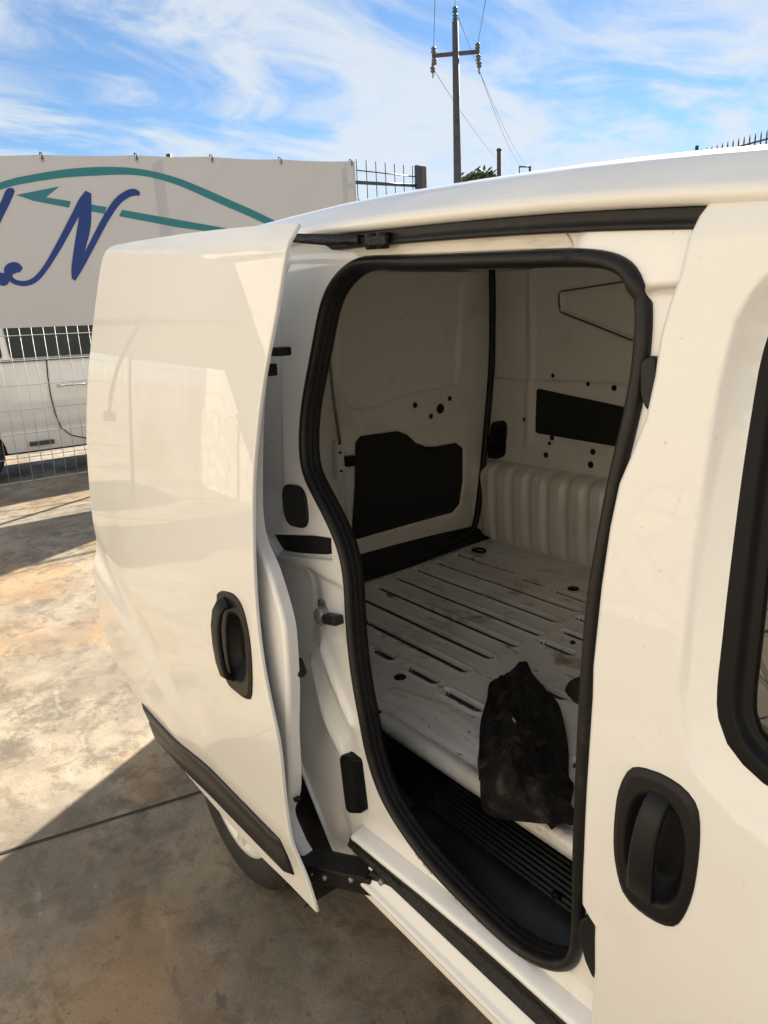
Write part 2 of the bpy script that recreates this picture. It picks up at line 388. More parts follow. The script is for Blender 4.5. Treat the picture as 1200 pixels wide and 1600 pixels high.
# ------------------------------------------------------------------ van shell
def tum(z): return 0.0 if z < 0.95 else 0.045*((z-0.95)/0.65)**1.6
def refit(P, off):
    # outlines were measured on a side leaning 1.9 times as far in; carry them onto this one
    out = []
    for x, z in P:
        old = 0.69-0.018*math.exp(-((z-0.74)/0.22)**2)+(0.0 if z < 0.95 else 0.085*((z-0.95)/0.65)**1.6)+off; zz = z
        for _ in range(4):
            k = (S0(x, zz)+off)/old; zz = 1.48+(z-1.48)*k
        out.append((round(x*k, 4), round(zz, 4)))
    return out
def S0(x, z):                                           # outer skin of the near side
    return 0.69+tum(z)-0.018*math.exp(-((z-0.74)/0.22)**2)
YC = 1.545                                              # centre line of the van
van = thing('panel_van', (-0.35, YC, GZ), 'white panel van with its sliding side door slid open', 'van')
SEAL = [(-1.0882, 1.5951), (-1.1327, 1.5845), (-1.1754, 1.5626), (-1.1986, 1.531), (-1.2075, 1.4894), (-1.2182, 1.4385), (-1.2283, 1.3913), (-1.2427, 1.3274), (-1.2467, 1.2625), (-1.2345, 1.1956), (-1.203, 1.1606), (-1.1584, 1.1249), (-1.1178, 1.0874), (-1.0875, 1.0529), (-1.073, 1.0141), (-1.0676, 0.9767), (-1.0631, 0.9122), (-1.0522, 0.8489), (-1.0386, 0.7857), (-1.0234, 0.7289), (-1.0105, 0.6489), (-0.9756, 0.5664), (-0.9158, 0.5208), (-0.8548, 0.4922), (-0.7692, 0.4744), (-0.6906, 0.4660), (-0.6186, 0.466), (-0.5639, 0.4867), (-0.5277, 0.5123), (-0.5048, 0.5479), (-0.4972, 0.5977), (-0.4943, 0.6593), (-0.4948, 0.7893), (-0.5, 0.9325), (-0.5037, 1.0434), (-0.5043, 1.1244), (-0.5005, 1.1787), (-0.4971, 1.2303), (-0.4925, 1.2815), (-0.4865, 1.3304), (-0.482, 1.3668), (-0.4795, 1.4048), (-0.4818, 1.4386), (-0.484, 1.4706), (-0.4886, 1.5011), (-0.4998, 1.5264), (-0.5164, 1.538), (-0.5366, 1.5479), (-0.5584, 1.5531), (-0.6017, 1.559), (-0.6632, 1.5636), (-0.7855, 1.5722), (-0.934, 1.5827)]
SEAL = refit(SEAL, 0.03)
SEALP = resample(SEAL, 0.012)
for _ in range(10):
    SEALP = [tuple((a+2*b+c)/4 for a, b, c in zip(SEALP[i-1], SEALP[i], SEALP[(i+1) % len(SEALP)])) for i in range(len(SEALP))]
SEAL = SEALP[::2]
seal_hole = resample(offset_loop(resample(SEAL, 0.02), -0.004), 0.02, smooth=False)
# roof line: height of the drip rail along the van
GT = [(-2.25, 1.60), (-1.9, 1.638), (-1.5, 1.650), (-1.11, 1.6454), (-1.035, 1.6428), (-0.854, 1.632), (-0.664, 1.620), (-0.48, 1.604), (-0.343, 1.588), (-0.15, 1.560), (0.1, 1.50), (0.3, 1.42)]
def gz(x): return lerp_tab(GT, x)
def ridge(x, z, a, b, w, h):
    return h*math.exp(-(sdist([a, b], x, z, False)/w)**2)
SEALC = SEALP[::6]
def Jy(x, z):                                           # recessed jamb round the opening
    y = S0(x, z)+0.03; y0 = y
    if x < -1.0:
        y += 0.030*sm(-1.30, -1.36, x)*sm(1.03, 1.13, z)               # deep channel beside the pillar
        y += 0.030*sm(-1.14, -1.26, x)*sm(1.02, 0.93, z)*sm(0.52, 0.66, z)
        y -= ridge(x, z, (-1.155, 0.83), (-1.06, 0.70), 0.014, 0.012)
        y -= ridge(x, z, (-1.235, 0.76), (-1.10, 0.60), 0.016, 0.014)
        y += ridge(x, z, (-1.19, 0.79), (-1.085, 0.655), 0.020, 0.012)
        y -= ridge(x, z, (-1.215, 1.235), (-1.165, 1.155), 0.012, 0.008)
        y -= ridge(x, z, (-1.225, 1.22), (-1.215, 1.30), 0.014, 0.007)
        y += 0.006*(sm(0.985, 0.975, z)-sm(0.872, 0.862, z))*sm(-1.24, -1.22, x)
        y += 0.016*math.exp(-((x+1.145)/0.02)**2)*sm(0.46, 0.36, z)
        y = y0+(y-y0)*sm(0.004, 0.034, sdist(SEALC, x, z))
    if z > 1.5:
        y -= 0.010*sm(-0.590, -0.560, x+0.4*(1.57-z))*sm(1.22, 1.53, z)
    return y
top_edge = [(x, gz(x)-0.034) for x in [-0.40, -0.44, -0.48, -0.56, -0.664, -0.76, -0.854, -0.95, -1.035, -1.08]]
J_OUT = top_edge+[(-1.115, gz(-1.115)-0.012), (-1.3, gz(-1.3)-0.004), (-1.52, gz(-1.52)-0.004), (-1.52, 1.2), (-1.52, 0.80), (-1.50, 0.67), (-1.42, 0.61), (-1.3465, 0.526), (-1.2927, 0.437), (-1.2236, 0.343), (-1.175, 0.283), (-1.119, 0.300), (-1.075, 0.36), (-1.052, 0.437), (-0.955, 0.443), (-0.837, 0.450), (-0.70, 0.452), (-0.60, 0.452), (-0.45, 0.452), (-0.40, 0.452), (-0.40, 1.0)]
SLOT = [(-1.4013, 1.0264), (-1.351, 1.0368), (-1.1921, 1.0668), (-1.1263, 1.0753), (-1.1199, 1.0219), (-1.1664, 1.0133), (-1.3689, 0.9719)]
SLOT = refit(SLOT, 0.03)
J_OUTR = resample(J_OUT, 0.015, smooth=False)
body = panel('door_jamb', J_OUTR, lambda a, b: (a, Jy(a, b), b), 0.011, JAMB, van, holes=[seal_hole, round_poly(SLOT, 0.008)], thick=0.02, r=0.005, back=False)
panel('slot_cavity', resample(offset_loop(SLOT, 0.004), 0.02, smooth=False), lambda a, b: (a, Jy(a, b)+0.022, b), 0.03, DARK, body)
panel('slot_ledge', resample([(SLOT[6][0], SLOT[6][1]), (SLOT[5][0], SLOT[5][1]), (SLOT[4][0], SLOT[4][1]), (SLOT[4][0]-0.005, SLOT[4][1]+0.016), (SLOT[5][0], SLOT[5][1]+0.012), (SLOT[6][0]+0.004, SLOT[6][1]+0.012)], 0.02, smooth=False), lambda a, b: (a, Jy(a, b)+0.016, b), 0.02, JAMB, body)
# strip of dusty header inside the upper rail
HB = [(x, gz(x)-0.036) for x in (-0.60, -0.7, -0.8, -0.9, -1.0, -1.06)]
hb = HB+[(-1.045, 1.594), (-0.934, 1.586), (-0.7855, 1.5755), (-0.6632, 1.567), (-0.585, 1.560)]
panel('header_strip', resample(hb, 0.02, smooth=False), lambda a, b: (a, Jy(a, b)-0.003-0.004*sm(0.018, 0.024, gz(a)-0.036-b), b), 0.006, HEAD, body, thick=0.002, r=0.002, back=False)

# roof and shoulder
SEC = [(0.79, -0.014), (0.745, -0.014), (0.737, -0.011), (0.7335, -0.005), (0.7335, 0.0005), (0.7355, 0.0045), (0.740, 0.0085), (0.748, 0.0155), (0.757, 0.023), (0.767, 0.031), (0.776, 0.0375), (0.786, 0.0425), (0.800, 0.046), (0.83, 0.0500), (0.86, 0.0535), (0.92, 0.060), (1.05, 0.070), (1.3, 0.082), (YC, 0.086)]
full = [(y, h) for y, h in SEC]+[(2*YC-y, h) for y, h in SEC[-2::-1]]
xs = [-2.30, -2.26, -2.2, -2.1, -1.9, -1.7, -1.5, -1.3, -1.115, -1.0, -0.9, -0.8, -0.7, -0.6, -0.5, -0.42, -0.34, -0.25, -0.15, -0.02, 0.1]
def gsm(x):
    return sum(gz(x+d)*w for d, w in ((-0.12, 1), (-0.06, 2), (0, 3), (0.06, 2), (0.12, 1)))/9
secs = []
for x in xs:
    k = 1.0 if x > -2.22 else (0.75 if x > -2.28 else 0.2)
    secs.append([(x, y, gsm(x)+h*k) for y, h in full])
roof = loft('roof', secs, PAINT, van, flip=True)
# upper rail channel: dark rail with a rolled lower lip
rail = []
rx = [-0.395+(-1.117+0.395)*i/40 for i in range(41)]
for x in rx:
    t = min(1, max(0.05, (x+1.117)/0.02)); t = math.sqrt(1-(1-t)**2)
    c = gsm(x)-0.0235; h = 0.0125*t
    rail.append([(x, 0.775, c+h), (x, 0.752, c+h*0.9), (x, 0.747, c+h*0.55), (x, 0.752, c), (x, 0.748, c-h*0.5), (x, 0.743, c-h*0.85), (x, 0.748, c-h*1.1), (x, 0.775, c-h*1.1)])
fixn(loft('upper_rail', rail, RUB, van))
# seal round the opening
def seal_frame(i):
    x, z = SEALP[i]; a = SEALP[i-1]; b = SEALP[(i+1) % len(SEALP)]
    tx, tz = b[0]-a[0], b[1]-a[1]; L = math.hypot(tx, tz); s = 1 if area(SEALP) > 0 else -1
    O = Vector((s*tz/L, 0, -s*tx/L)); return Vector((x, Jy(x, z), z)), O, Vector((0, 1, 0))
SP = [(0.001, 0.010), (0.002, -0.003), (-0.001, -0.009), (-0.0065, -0.013), (-0.0125, -0.0125), (-0.0165, -0.0085), (-0.0182, -0.003), (-0.0184, 0.002), (-0.0180, 0.0035), (-0.0190, 0.0055), (-0.0196, 0.0095), (-0.0194, 0.0135), (-0.0189, 0.015), (-0.0198, 0.017), (-0.0202, 0.021), (-0.0202, 0.028), (-0.005, 0.028)]
sweep('door_seal', SEALP, SP, RUB, van, frame=seal_frame)
# worn bare patches of the seal's metal core along the sill
for a, b in ((-0.885, -0.865), (-0.855, -0.82), (-0.775, -0.705)):
    pts = [p for p in SEALP if a <= p[0] <= b and p[1] < 0.55]
    if len(pts) > 1:
        tube('bare_seal_edge', [(x, Jy(x, z)-0.0085, z-0.0005) for x, z in pts], 0.0030, GALV, van, 6)
# outer sill and lower track
sill = []
for i in range(41):
    x = -1.0+1.75*i/40
    sill.append([(x, 0.735, 0.404), (x, 0.690, 0.404), (x, 0.683, 0.4025), (x, 0.679, 0.398), (x, 0.670, 0.383), (x, 0.666, 0.379), (x, 0.661, 0.3775), (x, 0.658, 0.374), (x, 0.658, 0.368), (x, 0.662, 0.362), (x, 0.667, 0.357), (x, 0.668, 0.352), (x, 0.666, 0.347), (x, 0.666, 0.341), (x, 0.670, 0.333), (x, 0.680, 0.320), (x, 0.70, 0.309), (x, 0.73, 0.304), (x, 0.80, 0.302)])
sl = loft('sill', sill, PAINT, van)
F0 = tuple(range(len(sill[0])))
ZL = [(-1.12, 0.425), (-1.05, 0.437), (-0.955, 0.443), (-0.837, 0.4535), (-0.70, 0.462), (-0.6, 0.464), (-0.3, 0.464)]
def zl(x): return lerp_tab(ZL, x)
led = []
for i in range(61):
    x = -1.065+0.765*i/60; z = zl(x)
    led.append([(x, 0.728, z+0.004), (x, 0.722, z+0.0085), (x, 0.705, z+0.0055), (x, 0.692, z+0.002), (x, 0.686, z-0.001), (x, 0.6835, z-0.006), (x, 0.6845, z-0.011), (x, 0.690, z-0.0135), (x, 0.71, z-0.0135)])
fixn(loft('sill_ledge', led, JAMB, van))
trk = []
for i in range(61):
    x = -1.075+0.70*i/60; w = 0.004*noise.noise((x*60, 0, 3))
    trk.append([(x, 0.712, zl(x)-0.010), (x, 0.686, zl(x)-0.0125+w*0.6), (x, 0.685, zl(x)-0.020), (x, 0.692, zl(x)-0.026), (x, 0.694, 0.424+w), (x, 0.686, 0.414), (x, 0.681, 0.4105+w*0.5), (x, 0.680, 0.404)])
fixn(loft('lower_track', trk, GRIME, van))
# rear quarter skin, mostly behind the door
WX, WZ, WR = -1.655, 0.225, 0.295
arch = [(WX+0.37*math.cos(t), WZ+0.37*math.sin(t)) for t in [math.pi*(1.16-1.32*i/26) for i in range(27)]]
q_out = [(-2.28, 0.32), (-2.05, 0.30)]+[p for p in arch if p[1] > 0.30 and p[0] < -1.50]+[(-1.50, WZ+0.35), (-1.505, 1.0), (-1.505, gz(-1.5)-0.004), (-1.9, gz(-1.9)-0.004), (-2.27, gz(-2.25)-0.006), (-2.29, 1.2)]
panel('rear_quarter', resample(q_out, 0.03, smooth=False), lambda a, b: (a, S0(a, b)+0.012+0.07*sm(-2.05, -2.30, a)**2, b), 0.03, PAINT, van, thick=0.01, r=0.004)
# wheel housing
hs = []
for i in range(27):
    t = math.pi*(1.22-1.44*i/26); cx, cz = WX+0.365*math.cos(t), WZ+0.365*math.sin(t)
    hs.append([(cx, 0.715, cz), (cx, 0.80, cz), (cx, 0.985, cz), (WX+0.05*math.cos(t), 0.99, WZ+0.05*math.sin(t))])
loft('wheel_housing', hs, GRIME, van)
# far side, rear end, underside
FAR = [(-2.28, 0.32), (-1.98, 0.30)]+[p for p in arch if p[1] > 0.30]+[(-1.3, 0.30), (0.47, 0.30), (0.50, 0.45), (0.62, 0.58), (0.86, 0.62), (1.08, 0.56), (1.2, 0.42), (1.25, 0.30), (1.5, 0.32), (1.56, 0.6), (1.4, 0.92), (0.75, 1.02), (0.3, 1.40), (0.0, 1.53), (-0.34, 1.575), (-1.11, 1.633), (-1.9, 1.628), (-2.28, 1.58)]
def far_fn(a, b): return (a, 2*YC-S0(a, b)-0.004-0.10*sm(-1.95, -2.25, a)**2-0.25*sm(1.0, 1.6, a)**2, b)
panel('far_side', resample(FAR, 0.06, smooth=False), far_fn, 0.06, PAINT, van, sgn=-1, thick=0.01, r=0.004)
box('underbody', (-0.35, YC, 0.30), (3.4, 1.30, 0.05), GRIME, van)
# near-side wing and nose ahead of the door
WING = [(0.625, 0.33), (0.63, 0.58), (0.86, 0.60), (1.06, 0.52), (1.18, 0.33), (1.48, 0.33), (1.56, 0.6), (1.40, 0.92), (0.76, 1.0), (0.71, 0.94), (0.63, 0.6)]
panel('front_wing', resample(WING, 0.05, smooth=False), lambda a, b: (a, S0(a, b)+0.25*sm(1.0, 1.6, a)**2, b), 0.05, PAINT, van, thick=0.01, r=0.004)
hood = []
for i in range(9):
    t = i/8; y = 0.72+1.65*t; c = 1-(2*t-1)**2
    hood.append([(0.72+0.02*c, y, 1.01+0.04*c), (1.0+0.05*c, y, 0.985+0.04*c), (1.3+0.12*c, y, 0.93+0.04*c), (1.42+0.16*c, y, 0.86+0.02*c), (1.46+0.2*c, y, 0.70), (1.47+0.22*c, y, 0.5), (1.44+0.2*c, y, 0.28)])
fixn(loft('hood', hood, PAINT, van))
ws = []
for i in range(9):
    t = i/8; y = 0.80+1.49*t; c = 1-(2*t-1)**2
    ws.append([(0.70+0.06*c, y+(0.5-t)*-0.06, 1.02+0.03*c), (0.40+0.06*c, y, 1.33+0.03*c), (0.09+0.05*c, y, gsm(0.1)+0.03+0.055*c)])
fixn(loft('windscreen', ws, GLASS, van))
for yy in (0.86, 2.23):
    bx = box_geo((1.49, yy, 0.78), (0.10, 0.20, 0.22), bev=0.04); fixn(build('headlight', bx[0], bx[1], mat('headlamp_lens', (0.7, 0.72, 0.74), 0.08), van))

# ------------------------------------------------------------------ wheels
def wheel(cx, side):
    s = 1 if side == 'near' else -1; yf = 0.665 if s > 0 else 2*YC-0.665
    P = [(0.195, 0.030), (0.205, 0.012), (0.225, 0.006), (0.250, 0.004), (0.268, 0.008), (0.280, 0.018), (0.288, 0.034), (0.292, 0.055), (0.293, 0.09), (0.292, 0.125), (0.286, 0.15), (0.272, 0.165), (0.23, 0.17), (0.195, 0.15), (0.195, 0.03)]
    V, F = lathe_geo([(r*WR/0.293, h*s) for r, h in P], (cx, yf, WZ), 'Y', 72)
    ty = fixn(build('tyre', V, F, TYRE, None)); 
    # tread grooves as raised shoulder blocks
    gs = []
    for i in range(56):
        t = 2*math.pi*i/56; c = Vector((cx+0.2885*math.cos(t), yf+s*0.045, WZ+0.2885*math.sin(t)))
        gs.append(box_geo(c, (0.010, 0.034, 0.022), Matrix.Rotation(-t, 3, 'Y'), 0.0))
    V, F = merge(*gs); tr = build('tread_block', V, F, TYRE, ty, smooth=False); tr['kind'] = 'stuff'
    V, F = lathe_geo([(0.162, 0.042*s), (0.170, 0.036*s), (0.180, 0.026*s), (0.190, 0.016*s), (0.200, 0.014*s), (0.202, 0.024*s), (0.195, 0.05*s)], (cx, yf, WZ), 'Y', 64)
    hub = fixn(build('hubcap', V, F, HUB, None))
    V, F = lathe_geo([(0.0, 0.012*s), (0.03, 0.010*s), (0.05, 0.018*s), (0.058, 0.034*s)], (cx, yf, WZ), 'Y', 40); fixn(build('centre_cap', V, F, HUB, hub))
    V, F = lathe_geo([(0.0, 0.046*s), (0.10, 0.050*s), (0.168, 0.046*s)], (cx, yf, WZ), 'Y', 48); fixn(build('dish', V, F, mat('dark_wheel_dish', (0.05, 0.048, 0.045), 0.6), hub))
    for i in range(9):
        t = 2*math.pi*(i+0.75)/9; d = Vector((math.cos(t), 0, math.sin(t))); e = Vector((-math.sin(t), 0, math.cos(t))); c = Vector((cx, yf, WZ)); up = Vector((0, -s, 0))
        sec = []
        for r, w, h in ((0.045, 0.020, -0.018), (0.09, 0.015, -0.019), (0.14, 0.014, -0.020), (0.186, 0.024, -0.016)):
            sec.append([c+d*r+e*w-up*0.034, c+d*r+e*w*0.8+up*h*1.0, c+d*r-e*w*0.8+up*h*1.0, c+d*r-e*w-up*0.034])
        fixn(loft('spoke', sec, HUB, hub, closed=True))
        V, F = lathe_geo([(0.0, 0), (0.012, 0), (0.013, 0.004*s)], c+d*0.118+Vector((0, 0.0335*s, 0))+e*0.045, 'Y', 10)
        build('vent_hole', V, F, DARK, hub)
    return ty, hub
for cx in (WX, 0.86):
    for side in ('near', 'far'):
        ty, hub = wheel(cx, side)
        w = bpy.data.objects.new('wheel', None); COL.objects.link(w); w.location = (cx, 0.72 if side == 'near' else 2.37, WZ); w.parent = van; w.matrix_parent_inverse = Matrix.Translation(van.location).inverted()
        for q in (ty, hub): q.parent = w; q.matrix_parent_inverse = Matrix.Translation(w.location).inverted()

# ------------------------------------------------------------------ front door
FCREASE = [(-0.30, 1.542), (-0.3464, 1.5119), (-0.3625, 1.4897), (-0.3724, 1.4681), (-0.3742, 1.44), (-0.3761, 1.4277), (-0.3788, 1.3657), (-0.3785, 1.2703), (-0.3785, 1.1912), (-0.3768, 1.1203), (-0.3738, 1.0489), (-0.3619, 1.0043), (-0.3436, 0.9741), (-0.3107, 0.9526), (-0.2573, 0.9341), (0.0, 0.915), (0.72, 0.90), (0.80, 1.0), (0.30, 1.48), (-0.05, 1.56)]
FCREASE = refit(FCREASE, 0)
FCR = resample(FCREASE, 0.02)
def FD(x, z):
    y = S0(x, z)
    if x < 0.75:
        d = sdist(FCR, x, z)
        if inside(FCR, x, z):
            df = sdist(FFRR, x, z) if not inside(FFRR, x, z) else 0.0
            t = d/(d+df+1e-6); y += 0.0022*sm(0, 0.012, d)+(FW(x, z)-S0(x, z)-0.0032)*t
    y += 0.012*sm(1.545, 1.60, z)
    return y
FD_OUT = [(-0.36, 1.5856), (-0.4099, 1.590), (-0.4223, 1.5857), (-0.4277, 1.575), (-0.4322, 1.5529), (-0.4351, 1.513), (-0.4415, 1.4859), (-0.4469, 1.4505), (-0.4464, 1.406), (-0.4501, 1.3603), (-0.4638, 1.3107), (-0.4737, 1.2792), (-0.4788, 1.2273), (-0.4815, 1.152), (-0.4815, 1.0473), (-0.4780, 1.0062), (-0.4755, 0.8884), (-0.4722, 0.7826), (-0.4722, 0.7004), (-0.4637, 0.6906), (-0.4513, 0.6797), (-0.4514, 0.5943), (-0.4590, 0.4926), (-0.46, 0.42), (-0.455, 0.405), (0.1, 0.405), (0.55, 0.405), (0.615, 0.6), (0.70, 0.95), (0.45, 1.23), (0.1, 1.475), (-0.1, 1.55)]
FFR = [(-0.3331, 1.4375), (-0.3333, 1.3692), (-0.3315, 1.2988), (-0.3276, 1.2045), (-0.3248, 1.1378), (-0.3226, 1.0837), (-0.3173, 1.0529), (-0.3053, 1.0307), (-0.2878, 1.0167), (-0.2669, 1.0074), (-0.1, 0.99), (0.3, 0.965), (0.55, 0.96), (0.60, 0.985), (0.42, 1.20), (0.08, 1.435), (-0.12, 1.485), (-0.28, 1.485), (-0.322, 1.468)]
def FW(x, z): return S0(x, z)+0.012+0.045*max(0, z-0.93)
FFR = refit(FFR, 0)
FFR = [(x*FW(x, z)/S0(x, z), 1.48+(z-1.48)*FW(x, z)/S0(x, z)) for x, z in FFR]
FFRR = resample(FFR, 0.02)
fd_out = resample(refit(FD_OUT, 0), 0.02, smooth=False)
HPL = [(-0.4168, 0.9399), (-0.4002, 0.9475), (-0.3829, 0.9505), (-0.3587, 0.9487), (-0.3397, 0.9377), (-0.3317, 0.9162), (-0.3285, 0.8749), (-0.33, 0.825), (-0.3382, 0.7861), (-0.3486, 0.7664), (-0.3675, 0.7576), (-0.3938, 0.7571), (-0.4146, 0.7684), (-0.4277, 0.8038), (-0.4328, 0.8429), (-0.4328, 0.8914), (-0.4266, 0.9216)]
HPLR = resample(HPL, 0.012)
fdoor = panel('front_door', fd_out, lambda a, b: (a, FD(a, b), b), 0.01, PAINT, van, holes=[FFRR, resample(offset_loop(HPL, -0.004), 0.012)], thick=0.022, r=0.009, back=True, extra=[[p for p in FCR if p[0] < -0.26 and p[1] < 1.53], *[[p for p in offset_loop(FCR, -q) if p[0] < -0.25 and p[1] < 1.52] for q in (0.003, 0.006, 0.009, 0.012)]], grids=[(-0.49, -0.20, 0.40, 1.60, 0.008), (-0.195, 0.72, 0.40, 1.56, 0.035)])
glass_out = resample(offset_loop(FFRR, -0.025), 0.02, smooth=False)

panel('window_frame', offset_loop(FFRR, 0.004), lambda a, b: (a, FW(a, b)-0.004+0.010*sm(0.010, 0.020, sdist(FFRR, a, b)), b), 0.008, BLKG, fdoor, holes=[glass_out], thick=0.012, r=0.004, extra=[resample(offset_loop(FFRR, -q), 0.02, smooth=False) for q in (0.010, 0.0125, 0.015, 0.0175, 0.020)], grids=[(-0.34, -0.2, 0.9, 1.5, 0.008), (-0.2, 0.7, 0.9, 1.5, 0.02)])
panel('window_glass', offset_loop(glass_out, 0.004), lambda a, b: (a, FW(a, b)+0.012, b), 0.04, GLASS, fdoor)
# front door handle: rounded recess plate with a vertical grip
hc = (-0.381, 0.853)
def FHP(x, z):
    d = sdist(HPLR, x, z); sd = d if inside(HPLR, x, z) else 0
    y = S0(x, z)-0.003*sm(0, 0.006, sd)-0.003
    # bowl
    rx_, rz_ = (x-hc[0]-0.002)/0.040, (z-0.853)/0.074
    k = (abs(rx_)**2.6+abs(rz_)**2.6)**(1/2.6)
    return y+0.026*sm(1.0, 0.6, k)
fh = panel('door_handle', HPLR, lambda a, b: (a, FHP(a, b), b), 0.004, BLK, fdoor, thick=0.006, r=0.003, back=False)
def grip(name, pts, wid, dep, parent, material):
    sec = []
    n = len(pts)
    for i, (x, y, z) in enumerate(pts):
        T = (Vector(pts[min(i+1, n-1)])-Vector(pts[max(i-1, 0)])).normalized()
        A = T.cross(Vector((0, 1, 0))); A.normalize(); B = T.cross(A); c = Vector((x, y, z)); w = wid[i] if isinstance(wid, list) else wid
        sec.append([c+A*w*0.5*math.copysign(abs(math.cos(t))**0.5, math.cos(t))+B*dep*0.5*math.copysign(abs(math.sin(t))**0.5, math.sin(t)) for t in [2*math.pi*k/16 for k in range(16)]])
    V = [p for s in sec for p in s]; F = []
    for i in range(n-1):
        for j in range(16): F.append((i*16+j, i*16+(j+1) % 16, (i+1)*16+(j+1) % 16, (i+1)*16+j))
    F.append(tuple(range(16))[::-1]); F.append(tuple((n-1)*16+j for j in range(16)))
    return fixn(build(name, V, F, material, parent))
gp = [(-0.377, 0.690, 0.926), (-0.3775, 0.677, 0.923), (-0.378, 0.667, 0.916), (-0.380, 0.660, 0.895), (-0.3825, 0.655, 0.86), (-0.385, 0.657, 0.82), (-0.3875, 0.662, 0.792), (-0.388, 0.674, 0.780), (-0.388, 0.695, 0.778)]
grip('grip', gp, [0.026, 0.027, 0.028, 0.029, 0.030, 0.032, 0.033, 0.033, 0.030], 0.013, fh, BLK)
for q in (0.924, 0.779):
    box('grip_mount', (-0.381, 0.686, q), (0.036, 0.012, 0.020), BLK, fh, bev=0.005)
V, F = lathe_geo([(0.0, -0.002), (0.0045, -0.002), (0.006, 0.0), (0.006, 0.004)], (-0.386, 0.669, 0.7655), 'Y', 14); fixn(build('lock_barrel', V, F, STEEL, fh))
# hinge-side rubber catch pieces on the pillar
def block(name, poly, y, d, material, parent, r=0.003):
    return panel(name, round_poly(poly, 0.004, 3), lambda a, b: (a, y+(S0(a, b)-S0(-0.45, 0.7)), b), 0.006, material, parent, thick=d, r=r)
block('pillar_catch', [(-0.464, 1.4232), (-0.4505, 1.4289), (-0.4458, 1.3989), (-0.4505, 1.372), (-0.4593, 1.3873)], 0.685, 0.03, BLK, van)
block('lower_catch', [(-0.486, 0.655), (-0.468, 0.678), (-0.4573, 0.668), (-0.4567, 0.5845), (-0.4667, 0.5706), (-0.478, 0.590), (-0.490, 0.632)], 0.682, 0.03, BLK, van)

# ------------------------------------------------------------------ sliding door, pushed back along the van
DOFF = 0.125
CRE = [(-2.25, 0.84), (-2.2104, 0.8143), (-1.9448, 0.7244), (-1.7348, 0.6411), (-1.62, 0.585)]
def DY(x, z):
    y = S0(x, z)-DOFF
    u = (x+1.64)/0.6; y += 0.010*u*u*(1 if u < 0 else 0.3)
    # lower rear facet, folded along a diagonal crease
    cz = 0.585+(-1.62-x)*0.405
    if x < -1.5: y += -0.014*sm(0.00, 0.09, cz-z)*sm(-1.50, -1.75, x)*sm(0.27, 0.40, z)+0.005*math.exp(-((z-cz-0.02)/0.035)**2)*sm(-1.6, -1.9, x)
    q = z-(1.611+(-1.05-x)*0.088); y += 0.5*(math.sqrt(q*q+0.00004)+q)*0.5
    # shallow scoop round the handle
    y += 0.007*math.exp(-(((x+1.27)/0.085)**2+((z-0.85)/0.13)**2))
    y += 0.012*sm(0.47, 0.36, z)
    return y
D_OUT = [(-1.100, 1.648), (-1.106, 1.6242), (-1.1085, 1.5911), (-1.1169, 1.5269), (-1.1294, 1.4653), (-1.1498, 1.3914), (-1.1642, 1.2902), (-1.1725, 1.2187), (-1.1726, 1.1155), (-1.1657, 0.9915), (-1.1552, 0.897), (-1.1344, 0.8221), (-1.1079, 0.7471), (-1.095, 0.6862), (-1.1130, 0.5584), (-1.114, 0.4476), (-1.0916, 0.3797), (-1.0559, 0.3119), (-1.1405, 0.309), (-1.2122, 0.3022), (-1.3333, 0.2889), (-1.4764, 0.2838), (-1.6179, 0.2825), (-1.8545, 0.2838), (-1.9625, 0.3158), (-2.0235, 0.365), (-2.093, 0.3963), (-2.1713, 0.4353), (-2.2494, 0.5011), (-2.300, 0.5537), (-2.278, 0.6531), (-2.2482, 0.7641), (-2.2451, 0.879), (-2.2618, 0.9984), (-2.2712, 1.1464), (-2.2525, 1.2927), (-2.2181, 1.4332), (-2.1649, 1.61), (-2.1455, 1.6753), (-2.128, 1.703), (-2.0971, 1.7136), (-1.75, 1.697), (-1.4, 1.674)]
def corner_resample(P, st, corners):
    out = []; idx = sorted(corners); n = len(P)
    for a, b in zip(idx, idx[1:]+[idx[0]+n]):
        seg = [P[i % n] for i in range(a, b+1)]; out += resample(seg, st, closed=False)[:-1]
    return out
D_OUT = refit(D_OUT, -DOFF)
d_out = corner_resample(D_OUT, 0.015, [0, 17, 23])
keep = {tuple(D_OUT[0]), tuple(D_OUT[17])}
for _ in range(12):
    d_out = [d_out[i] if any(math.dist(d_out[i], k) < 0.004 for k in keep) else tuple((a+2*b+c)/4 for a, b, c in zip(d_out[i-1], d_out[i], d_out[(i+1) % len(d_out)])) for i in range(len(d_out))]
DHP = [(-1.3306, 0.9241), (-1.322, 0.944), (-1.291, 0.955), (-1.2464, 0.9582), (-1.2134, 0.9389), (-1.1908, 0.8859), (-1.1851, 0.8199), (-1.193, 0.7655), (-1.2126, 0.7485), (-1.2568, 0.7425), (-1.309, 0.7535), (-1.3257, 0.8376)]
DHPR = resample(DHP, 0.012)
sdoor = panel('sliding_door', d_out, lambda a, b: (a, DY(a, b), b), 0.012, PAINT, van, holes=[resample(offset_loop(DHP, -0.004), 0.012)], thick=0.004, r=0.0035, back=True)
